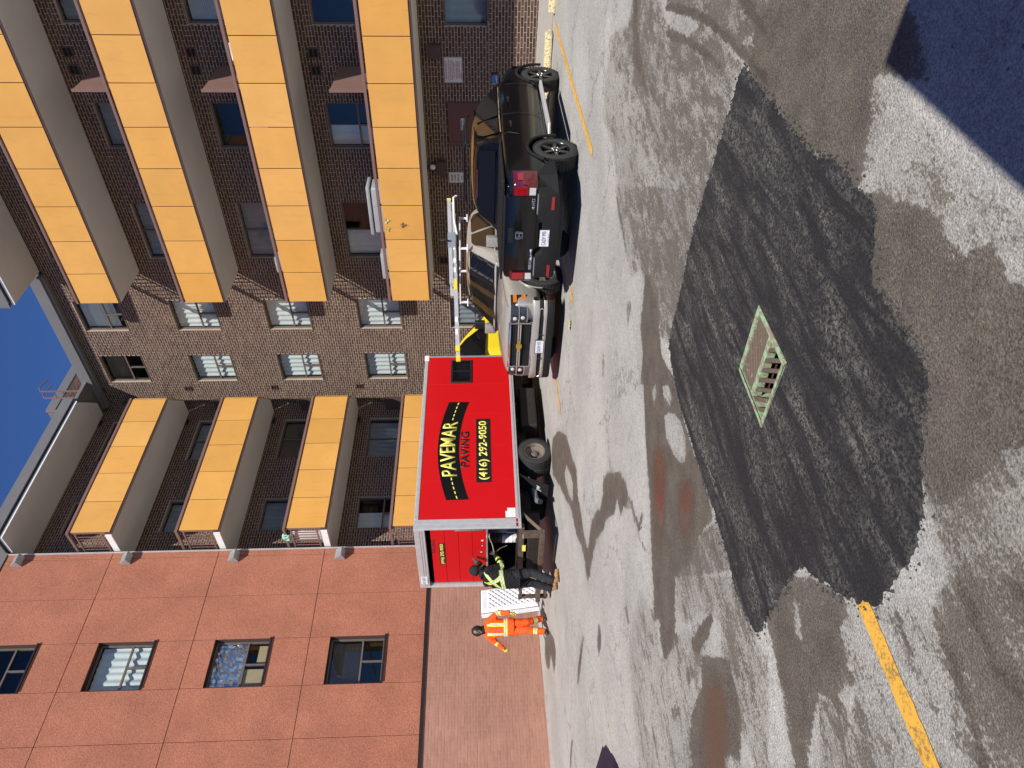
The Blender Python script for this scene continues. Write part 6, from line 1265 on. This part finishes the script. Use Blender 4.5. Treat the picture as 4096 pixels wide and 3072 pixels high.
# ---- worker in orange, walking towards the camera
def worker_orange():
    O = Vector((8.79,16.33,gz(8.79,16.33)+.005)); root = thing('person', 'worker in orange reflective clothing and black hood walking beside the mattress', 'person', O)
    V = lambda l, f, h: AL*l - AF*f + Vector((0,0,h))                       # f: towards the camera
    seg = []
    def cap(a, b, ra, rb, tg): seg.append(dict(k='cap', p=(V(*a),V(*b)), r=(ra,rb), tag=tg))
    seg.append(dict(k='loft', L=AL, A=AF, tag='torso', rings=[(V(.07,0,.80),.215,.15),(V(.07,0,.92),.22,.155),(V(.06,0,1.08),.212,.15),(V(.05,0,1.25),.222,.15),(V(.04,0,1.38),.222,.135),(V(.035,0,1.46),.15,.105),(V(.02,.01,1.52),.085,.085)]))
    cap((.215,0,1.415),(.405,-.03,1.16),.085,.070,'armR'); cap((.405,-.03,1.16),(.42,.06,.93),.068,.055,'foreR')
    cap((-.145,0,1.415),(-.325,-.02,1.20),.085,.070,'armL'); cap((-.325,-.02,1.20),(-.385,.16,1.065),.068,.055,'foreL')
    cap((-.02,0,.86),(.02,.10,.49),.115,.085,'thighA'); cap((.02,.10,.49),(.0,.16,.13),.088,.080,'shinA')
    cap((.15,0,.86),(.165,-.02,.49),.115,.085,'thighB'); cap((.165,-.02,.49),(.175,-.22,.15),.088,.078,'shinB')
    cap((.0,.16,.085),(-.01,.30,.045),.055,.042,'boot'); cap((.0,.14,.13),(.0,.14,.05),.055,.05,'boot')
    cap((.175,-.24,.10),(.18,-.11,.045),.052,.042,'boot')
    cap((.02,.02,1.50),(.005,.03,1.60),.062,.058,'skin')
    seg += hand_segs(V(.42,.07,.90), V(-.02,.10,-1)-V(0,0,0), V(.05,1,0), V(-1,0,0), 'glove', 1.12, .7)
    seg += hand_segs(V(-.395,.19,1.045), V(-.15,.8,-.35), V(.3,.25,.8), V(.6,.3,-.6), 'glove', 1.12, .9)
    mats = [M_['orange'], M_['darkboot'], M_['yglove'], M_['skin']]; mo = dict(torso=0,armR=0,foreR=0,armL=0,foreL=0,thighA=0,thighB=0,shinA=0,shinB=0,boot=1,glove=2,skin=3)
    def tape(tg, t, c):
        c = Vector(c); l = c.dot(AL); h = c.z
        if tg == 'torso':
            v = .042 - abs(h-1.005)
            if c.dot(AF) < .03 and 1.0 < h < 1.45: v = max(v, .036 - abs(l-.165), .036 - abs(l+.065))
            return v
        if tg in ('armR','armL'): return (.42*.0 + .038 - abs(t-.92)*.32)
        if tg in ('foreR','foreL'): return .036 - abs(t-.10)*.24
        if tg in ('shinA','shinB'): return .045 - abs(t-.52)*.36
        return -.3
    mb = MB(); blob(mb, seg); melt(mb, 'body', .0095, mats, seg, mo, tape, root, 5, .022)
    # head with face, black hood around it
    hc = V(.0,.03,1.665); sg = [dict(k='cap', p=(hc+V(0,.005,.035)-V(0,0,0), hc+V(0,.02,-.04)), r=(.084,.070), tag='skin'), dict(k='cap', p=(hc+V(0,.045,-.065), hc+V(0,.062,-.088)), r=(.048,.034), tag='skin'),
        dict(k='cap', p=(hc+V(0,.088,.02), hc+V(0,.108,-.022)), r=(.011,.017), tag='skin'), dict(k='cap', p=(hc+V(-.035,.077,.035), hc+V(.035,.077,.035)), r=(.014,.014), tag='skin'), dict(k='cap', p=(hc+V(-.022,.083,-.052), hc+V(.022,.083,-.052)), r=(.011,.011), tag='lip'),
        dict(k='cap', p=(hc+V(.086,0,-.0), hc+V(.086,0,-.03)), r=(.016,.012), tag='skin'), dict(k='cap', p=(hc+V(-.086,0,0), hc+V(-.086,0,-.03)), r=(.016,.012), tag='skin'), dict(k='cap', p=(hc+V(-.03,.058,-.088), hc+V(.03,.058,-.088)), r=(.032,.032), tag='beard')]
    mb = MB(); blob(mb, sg); melt(mb, 'head', .006, [M_['skin'], M_['lip'], M_['hood']], sg, dict(skin=0, lip=1, beard=2), None, root, 3)
    mb = MB()
    for s in (1,-1): mb.lathe([(0,-.011),(.008,-.008),(.011,0),(.008,.008),(0,.011)],10, Matrix.Translation(hc+V(s*.031,.083,.012)))
    mb.build('eyes', M_['eye'], root, smooth=True)
    mb = MB(); rows = []
    for i in range(13):                                                     # hood: open at the front
        th = R(180)*i/12; rows.append([hc + V(.115*math.sin(th)*math.cos(ph), -.012 + .112*math.sin(th)*math.sin(ph)*-1.0, .01 + .128*math.cos(th)) for ph in np.linspace(R(-62),R(242),22)])
    mb.grid(rows); hd = mb.build('hood', M_['hood'], root, smooth=True, fix=False, angle=180); md = hd.modifiers.new('t','SOLIDIFY'); md.thickness = .022; md.offset = 0
    mb = MB(); mb.tube([V(.02,.0,1.50),V(.015,.02,1.575)],.098,16,radii=[.105,.092]); mb.build('neck_warmer', M_['hood'], root, smooth=True)
    # turned-down orange hood lies round the neck
    mb = MB(); mb.tube([V(.02+.115*math.cos(a), .0+.085*math.sin(a)*-1, 1.475+.028*math.sin(a)) for a in np.linspace(R(-70),R(250),15)],.034,8); mb.build('collar', M_['orangeplain'], root, smooth=True)
    return root
M_['orangeplain'] = mat_cloth('orange_fleece', (.80,.105,.018)); M_['lip'] = mat('dark_lips', (.08,.032,.026), .5); M_['eye'] = mat('eyes_dark', (.05,.045,.04), .2, var=.1)
worker_orange()

# ---- worker in black, reaching for the rope under the roller door
def worker_black():
    O = Vector((8.34,13.38,gz(8.34,13.38)+.005)); root = thing('person', 'worker in black quilted jacket with lime reflective cross pulling a rope at the truck', 'person', O)
    V = lambda l, a, h: AL*l + AF*a + Vector((0,0,h)); FX = Vector((1,0,0)); SD = Vector((0,1,0))       # he faces +X, his left is +Y
    seg = []
    def cap(a, b, ra, rb, tg): seg.append(dict(k='cap', p=(V(*a),V(*b)), r=(ra,rb), tag=tg))
    Ls = (AL*.86 - AF*.5).normalized(); As = Vector((-Ls.y, Ls.x, 0))
    seg.append(dict(k='loft', L=Ls, A=As, tag='torso', rings=[(V(-.045,.10,.84),.205,.165),(V(-.045,.11,.95),.215,.17),(V(-.045,.12,1.10),.215,.17),(V(-.04,.15,1.25),.225,.17),(V(-.02,.18,1.40),.230,.155),(V(.0,.20,1.50),.185,.125),(V(.03,.22,1.58),.10,.095)]))
    cap((.165,.08,1.47),(.235,.16,1.185),.090,.074,'armR'); cap((.235,.16,1.185),(.385,.36,1.295),.070,.055,'foreR')
    cap((-.15,.26,1.50),(.03,.50,1.47),.085,.070,'armL'); cap((.03,.50,1.47),(.20,.55,1.66),.068,.052,'foreL')
    cap((.045,.08,.88),(.085,.10,.56),.125,.092,'thighA'); cap((.085,.10,.56),(-.05,.0,.17),.092,.083,'shinA')
    cap((-.135,.16,.88),(-.165,.24,.55),.122,.092,'thighB'); cap((-.165,.24,.55),(-.29,.30,.19),.090,.083,'shinB')
    cap((-.06,-.01,.12),(-.055,-.005,.06),.060,.052,'boot'); cap((-.05,.0,.07),(.105,.13,.045),.052,.045,'boot')
    cap((-.30,.30,.14),(-.295,.305,.07),.060,.052,'boot'); cap((-.29,.31,.08),(-.15,.43,.055),.052,.045,'boot')
    cap((.04,.23,1.55),(.085,.28,1.64),.066,.062,'skin')
    seg += hand_segs(V(.395,.37,1.305), V(.5,.55,.35), V(.2,-.2,.8), V(-.5,.5,-.5), 'glove', 1.15, 1.1)
    seg += hand_segs(V(.205,.555,1.67), V(.35,.35,.75), V(-.6,.5,.1), V(.6,.5,0), 'glove', 1.15, .5)
    mats = [M_['blackjacket'], M_['blacktrouser'], M_['tan'], M_['dglove'], M_['skin']]; mo = dict(torso=0,armR=0,foreR=0,armL=0,foreL=0,thighA=1,thighB=1,shinA=1,shinB=1,boot=2,glove=3,skin=4)
    def tape(tg, t, c):
        c = Vector(c); u = (c - V(-.02,.15,1.2)).dot(Ls); h = c.z
        if tg == 'torso':
            v = .040 - abs(h - (1.17 + .18*u))
            if 1.14+.15*u < h < 1.56: v = max(v, .034 - abs((h-1.375)*.66 - u*.75), .034 - abs((h-1.375)*.66 + u*.75))
            return v
        if tg in ('armR','armL'): return .036 - abs(t-.95)*.30
        if tg in ('foreR','foreL'): return max(.032 - abs(t-.24)*.27, .022 - abs(t-.66)*.27)
        return -.3
    mb = MB(); blob(mb, seg); melt(mb, 'body', .0095, mats, seg, mo, tape, root, 5, .020)
    hc = V(.105,.30,1.715); f = FX; fl = Vector((0,1,0)); U = Vector((.25,0,1)).normalized(); F2 = (f - U*f.dot(U)).normalized(); q = lambda x, y, z: hc + F2*x + fl*y + U*z
    sg = [dict(k='cap', p=(q(.005,0,.035), q(.02,0,-.045)), r=(.086,.07), tag='skin'), dict(k='cap', p=(q(.05,0,-.07), q(.065,0,-.09)), r=(.045,.034), tag='skin'), dict(k='cap', p=(q(.09,0,.015), q(.112,0,-.022)), r=(.010,.017), tag='skin'), dict(k='cap', p=(q(.08,-.03,.03), q(.08,.03,.03)), r=(.014,.014), tag='skin'),
          dict(k='cap', p=(q(0,-.088,.0), q(0,-.088,-.03)), r=(.017,.012), tag='skin'), dict(k='cap', p=(q(0,.088,.0), q(0,.088,-.03)), r=(.017,.012), tag='skin'), dict(k='cap', p=(q(.085,-.02,-.055), q(.085,.02,-.055)), r=(.010,.010), tag='lip')]
    mb = MB(); blob(mb, sg); melt(mb, 'head', .006, [M_['skin'], M_['lip']], sg, dict(skin=0, lip=1), None, root, 3)
    mb = MB()
    for s in (1,-1): mb.lathe([(0,-.011),(.008,-.008),(.011,0),(.008,.008),(0,.011)],10, Matrix.Translation(q(.083,s*.031,.010)))
    mb.build('eyes', M_['eye'], root, smooth=True)
    mb = MB(); rows = []
    for i in range(9):
        th = R(112)*i/8; rows.append([q(-.005+.103*math.sin(th)*math.cos(ph), .103*math.sin(th)*math.sin(ph), .03+.118*math.cos(th)+(-.02 if th>R(95) else 0)) for ph in np.linspace(0,2*math.pi,24,endpoint=False)])
    mb.grid(rows, closed=True); cp = mb.build('beanie', M_['hood'], root, smooth=True, fix=False, angle=180); md = cp.modifiers.new('t','SOLIDIFY'); md.thickness = .012; md.offset = 1
    mb = MB(); mb.tube([V(.025,.215,1.55),V(.055,.25,1.60)],.1,16,radii=[.108,.095]); mb.build('neck_warmer', M_['hood'], root, smooth=True)
    # jacket hem
    mb = MB(); mb.tube([V(-.045,.10,.835)+Ls*.222*math.cos(a)+As*.182*math.sin(a) for a in np.linspace(0,2*math.pi,25)],.016,6); mb.build('jacket_hem', M_['hood'], root, smooth=True)
    return root, O + V(.43,.42,1.33)
wb_root, grip = worker_black()
M_['rope'] = mat('natural_rope', (.42,.34,.23), .9, var=.25, scale=40)
mb = MB(); a = Vector((9.0,12.78,1.72)); mid = (a+grip)/2 + Vector((0,0,-.02)); e = grip + Vector((.30,.16,-.28))
mb.tube([a, a.lerp(mid,.5), mid, grip, grip.lerp(e,.5)+Vector((.02,0,.02)), e],.011,7); 
for k in range(3): mb.tube([a+Vector((-.03,-.02+.03*k,.03)), a+Vector((.02,0+.03*k,-.03)), a+Vector((-.02,.03+.02*k,-.02))],.012,6)
rope = mb.build('rope', M_['rope'], None, smooth=True); tag(rope, 'pale rope knotted to the roller door and held by the worker in black', 'rope')
# ================================================================ loose things
def mattress():
    P0 = Vector((10.62,17.95,gz(10.6,17.95))); t = thing('mattress', 'white quilted mattress leaning upright against the pink brick wall', 'mattress', P0)
    W, Hh, D = .80, 1.55, .24; u0 = Vector((.985,.17,0)); up = Vector((-.03,.16,1)).normalized(); n = u0.cross(up).normalized()     # n faces the camera
    if n.y > 0: n = -n
    q = lambda a, b, c: u0*a + up*b + n*c
    nu, nv = 48, 92; rows = []
    for i in range(nv+1):
        r = []
        for k in range(nu+1):
            a = -W/2 + W*k/nu; b = Hh*i/nv; ea = min(1,(W/2-abs(a))/.05); eb = min(1, min(b, Hh-b)/.05); e = math.sqrt(max(0,1-(1-ea)**2))*math.sqrt(max(0,1-(1-eb)**2))
            inn = 1 if (abs(a) < W/2-.10 and .06 < b < Hh-.20) else 0
            s = abs(math.sin((a+b)*math.pi/.155))*abs(math.sin((a-b)*math.pi/.155))
            r.append(q(a*.995+(0), b, D/2 - .04 + .04*e + inn*.05*s))
        rows.append(r)
    mb = MB(); mb.grid(rows); front = mb.build('quilted_face', M_['quilt'], t, smooth=True, fix=False, angle=60)
    rows = [[q(-W/2+W*k/8, Hh*i/8, -D/2) for k in range(9)] for i in range(9)]; mb = MB(); mb.grid(rows); mb.build('back_face', M_['quilt'], t, fix=False)
    ring = [(-W/2,0),(W/2,0),(W/2,Hh),(-W/2,Hh)]; 
    def border(c0, c1, off, m, nm):
        mb = MB(); pts = []
        for i in range(4):
            a, b = ring[i], ring[(i+1)%4]
            for f in np.linspace(0,.95,14): pts.append((a[0]+(b[0]-a[0])*f, a[1]+(b[1]-a[1])*f))
        mb.grid([[q(x*(1+off), Hh/2+(y-Hh/2)*(1+off), c) for x,y in pts+[pts[0]]] for c in np.linspace(c0,c1,5)]); return mb.build(nm, M_[m], t, fix=False)
    border(-D/2, D/2-.04, .004, 'quiltside', 'side_border')
    for c in (-D/2+.01, D/2-.035):
        mb = MB(); mb.tube([q(x*1.01, Hh/2+(y-Hh/2)*1.01, c) for x,y in ring+[ring[0]]],.012,6); mb.build('piping', M_['quiltside2'], t)
    return t
M_['quilt'] = mat('white_quilted_cloth', (.74,.75,.79), .7, var=.06, scale=6); M_['quiltside'] = mat('white_mattress_border', (.66,.67,.70), .8, var=.1, scale=6); M_['quiltside2'] = mat('grey_piping', (.12,.12,.14), .7)
mattress()

# signs and boxes on the brick wall
FA = lambda y, z: frame((XA-.012, y, z), (0,-1,0), (0,0,1))
def wall_sign(name, label, y0, y1, z0, z1, border=True, m='signwhite'):
    t = thing(name, label, 'sign', (XA-.002,(y0+y1)/2,(z0+z1)/2), keep=True); mb = MB(); mb.box((XA-.012,y0,z0),(XA-.003,y1,z1)); b = mb.build('sign_board', M_[m], t, bevel=.002)
    if border:
        e = .012; mb = MB()
        for p in ((y0+e,y1-e,z0+e,z0+e+.006),(y0+e,y1-e,z1-e-.006,z1-e),(y0+e,y0+e+.006,z0+e,z1-e),(y1-e-.006,y1-e,z0+e,z1-e)): mb.box((XA-.0135,p[0],p[2]),(XA-.0118,p[1],p[3]))
        mb.build('sign_border', M_['ink'], b)
    return b
b = wall_sign('property_sign', 'large white private property sign with red lettering on the brick wall', 6.95, 7.60, 2.20, 2.67)
L = [('PRIVATE PROPERTY',.060,2.615,.46),('NO PERSON SHALL PARK OR LEAVE',.038,2.550,.54),('ANY MOTOR VEHICLE ON THIS',.038,2.505,.48),('PROPERTY WITHOUT AUTHORITY',.038,2.460,.52),('FROM THE MANAGEMENT',.038,2.415,.41),('UNAUTHORIZED VEHICLES',.036,2.355,.44),('WILL BE TAGGED AND/OR',.036,2.315,.44),('TOWED AWAY AT OWNERS',.036,2.275,.44),('EXPENSE',.036,2.235,.16)]
for s_, sz, z, w in L: text_mesh('lettering', s_, sz, M_['redprint'], b, FA(7.275 if w > .2 else 7.42, z), .0012, .001, width=w)
b = wall_sign('sprinkler_sign', 'small white sprinkler shut off sign on the brown door', 8.55, 8.88, 2.19, 2.285); b.location.x -= .022
for s_, z in (('SPRINKLER',2.258),('SHUT OFF',2.216)):
    o = text_mesh('lettering', s_, .036, M_['ink'], b, FA(8.715, z), .001, .001, width=.24)
b = wall_sign('parking_sign', 'white please do not back in sign beside the black pickup roof', 10.13, 10.46, 2.23, 2.67)
for s_, sz, z, w in (('PLEASE',.075,2.575,.19),('DO NOT',.075,2.485,.19),('BACK IN',.075,2.395,.22),('Thanks',.045,2.30,.12)): text_mesh('lettering', s_, sz, M_['ink'], b, FA(10.295, z), .002, .001, width=w)
def wall_box(name, label, cat, y0, y1, z0, z1, d=.12, m='dkbrown'):
    mb = MB(); mb.prism([(XA-.003,y0,z0),(XA-d,y0,z0+.02),(XA-d*.8,y0,z1),(XA-.003,y0,z1)],(0,y1-y0,0)); o = mb.build(name, M_[m], None, bevel=.008); tag(o, label, cat); return o
wall_box('wall_light', 'dark brown wall light fixture above the private property sign', 'wall light', 6.61, 6.94, 2.73, 3.07, .2)
wall_box('wall_light', 'dark brown wall light fixture above the do not back in sign', 'wall light', 9.75, 10.12, 2.74, 3.0, .2)
wall_box('junction_box', 'small dark brown junction box on the brick just above the parking sign', 'junction box', 10.14, 10.28, 2.76, 2.92, .07)
t = thing('globe_lamp', 'white globe lamp under the balcony next to the wall light fixture', 'lamp', (XA-.01,9.93,3.13), keep=True)
mb = MB(); mb.lathe([(.05,-.0),(.06,.03),(.05,.08),(0,.08)],14, Matrix.Translation((XA-.1,9.93,3.17))); mb.build('lamp_base', M_['black'], t, smooth=True)
mb = MB(); mb.lathe([(0,-.15),(.045,-.14),(.07,-.09),(.07,-.04),(.05,0)],16, Matrix.Translation((XA-.1,9.93,3.17))); mb.build('globe', M_['white'], t, smooth=True)
mb = MB(); mb.tube([(XA-.0,9.93,3.20),(XA-.1,9.93,3.20)],.02,6); mb.build('bracket', M_['black'], t)

# things kept on the balconies
def thing_box(name, label, cat, a, b, m, bev=.01, group=None):
    mb = MB(); mb.box(a, b); o = mb.build(name, m, None, bevel=bev, smooth=True); tag(o, label, cat, group); return o
M_['greycase'] = mat('grey_plastic_case', (.30,.31,.32), .5, var=.1)
t = thing('storage_box', 'grey storage box behind the railing of the lowest long balcony', 'storage box', (18.3,10.5,3.47), keep=True)
mb = MB(); mb.box((18.05,9.82,3.475),(18.6,11.2,4.72)); mb.build('box_body', M_['greycase'], t, bevel=.05, bseg=3, smooth=True)
mb = MB(); mb.box((18.02,9.78,4.725),(18.63,11.24,4.83)); mb.build('box_lid', M_['greycase'], t, bevel=.03, smooth=True)
thing_box('air_conditioner', 'grey air conditioner at the far end of the lowest long balcony', 'air conditioner', (18.05,11.9,4.2),(18.4,12.75,4.66), M_['greycase'], .03)
thing_box('air_conditioner', 'pale grey air conditioner on the second long balcony near its end', 'air conditioner', (18.05,12.0,7.25),(18.4,12.5,7.68), M_['greycase'], .03)
def satellite(y, z, lab):
    t = thing('satellite_dish', lab, 'satellite dish', (18.1,y,z-.3), keep=True); mb = MB(); T_ = Matrix.Translation((18.06,y,z)) @ Matrix.Rotation(R(-78),4,'Y') @ Matrix.Rotation(R(12),4,'X')
    mb.lathe([(0,0),(.12,.012),(.24,.045),(.31,.075),(.30,.08),(.23,.052),(.12,.02),(0,.008)],26,T_); mb.build('dish', M_['white'], t, smooth=True)
    mb = MB(); mb.tube([(18.2,y,z-.6),(18.2,y,z-.05),(18.08,y,z)],.02,8); mb.build('mast', M_['steel'], t, smooth=True)
satellite(6.35, 7.30, 'white dish mounted behind the railing of the second long balcony')
o = thing_box('white_board', 'white board tied behind the second long balcony railing below the dish', 'board', (17.92,7.55,7.0),(17.94,8.15,7.42), M_['white'], .004)
o = thing_box('white_board', 'white board behind the rail beside the white dish', 'board', (17.92,6.05,7.05),(17.94,6.75,7.44), M_['white'], .004)
M_['teal'] = mat_cloth('teal_cloth', (.30,.62,.50))
rows = []
for i in range(10):
    rows.append([(12.84+.03*math.sin(k*1.9+i*.6)-.03*(i/9), 17.95+k*.036+.012*math.sin(i), 7.66-.012*abs(k-4)-.022*i) for k in range(9)])
mb = MB(); mb.grid(rows); o = mb.build('hung_cloth', M_['teal'], None, smooth=True, fix=False, angle=180); md = o.modifiers.new('s','SOLIDIFY'); md.thickness = .02; tag(o, 'teal green cloth bundle hung over the end rail of a corner balcony', 'cloth')
thing_box('white_board', 'grey white sheet standing inside the end railing of a corner balcony', 'board', (12.9,17.95,6.52),(12.93,18.38,7.38), M_['signwhite'], .004)
# fallen and stuck leaves
M_['leaf'] = mat('dry_leaf', (.22,.10,.035), .8, var=.35, scale=20); M_['leaf2'] = mat('pale_leaf', (.50,.40,.16), .8, var=.3, scale=20)
def leaf(lab, c, x, y, s, m):
    F_ = frame(c, x, y); pts = []
    for k in range(20): a = 2*math.pi*k/20; r = s*(.62+.38*abs(math.cos(2.5*a)))*(1.0 if k%2 else .8); pts.append(F_ @ Vector((r*math.cos(a), r*math.sin(a), .012*math.sin(3*a))))
    mb = MB(); mb.v = [tuple(p) for p in pts]+[tuple(F_ @ Vector((0,0,.006)))]; mb.f = [(k,(k+1)%20,20) for k in range(20)]; mb.mi = [0]*20
    mb.tube([F_ @ Vector((0,0,.004)), F_ @ Vector((0,-s*1.4,.004))], s*.04, 4); o = mb.build('leaf', m, None, fix=False); tag(o, lab, 'leaf', 'dry leaves'); return o
leaf('brown maple leaf stuck on a yellow panel of the lowest long balcony', (17.888,10.85,3.9), (0,-1,0), (0,0,1), .10, M_['leaf'])
leaf('pale curled leaf at the top edge of a yellow balcony panel', (17.886,10.72,4.34), (0,-1,.3), (0,.3,1), .09, M_['leaf2'])
leaf('pale yellow leaf hanging just above another on the lowest balcony panel', (17.884,10.98,4.33), (0,-.8,.6), (0,.6,.8), .07, M_['leaf2'])
def crumpled(lab, x, y, s):
    mb = MB(); z = gz(x,y)+.006; rows = []
    for i in range(6): rows.append([(x+s*(i/5-.5)*.6+random.uniform(-.008,.008), y+s*(k/7-.5)+random.uniform(-.008,.008), z+.028*abs(math.sin(k*1.1+i))+random.uniform(0,.006)) for k in range(8)])
    mb.grid(rows); o = mb.build('leaf', M_['leaf2'], None, fix=False); tag(o, lab, 'leaf', 'dry leaves')
crumpled('crumpled tan leaf lying on the asphalt in front of the beige pickup', 10.4, 8.38, .20)
# copies of two vehicles, added unseen to cast the shadows at the frame edges
b2 = dup_tree(bt_); tag(b2, 'unseen copy of the red box truck added to cast the corner shadow', 'truck'); b2.rotation_euler = (0,0,math.pi)
b2.location = (1.43-2.68, -.96-1.105, gz(-1.2,-2.1)+.005)
c2 = dup_tree(cp_); tag(c2, 'unseen copy of the beige pickup added to cast the shadow at the left', 'pickup truck'); place(c2, 3.42, 10.75, 0)
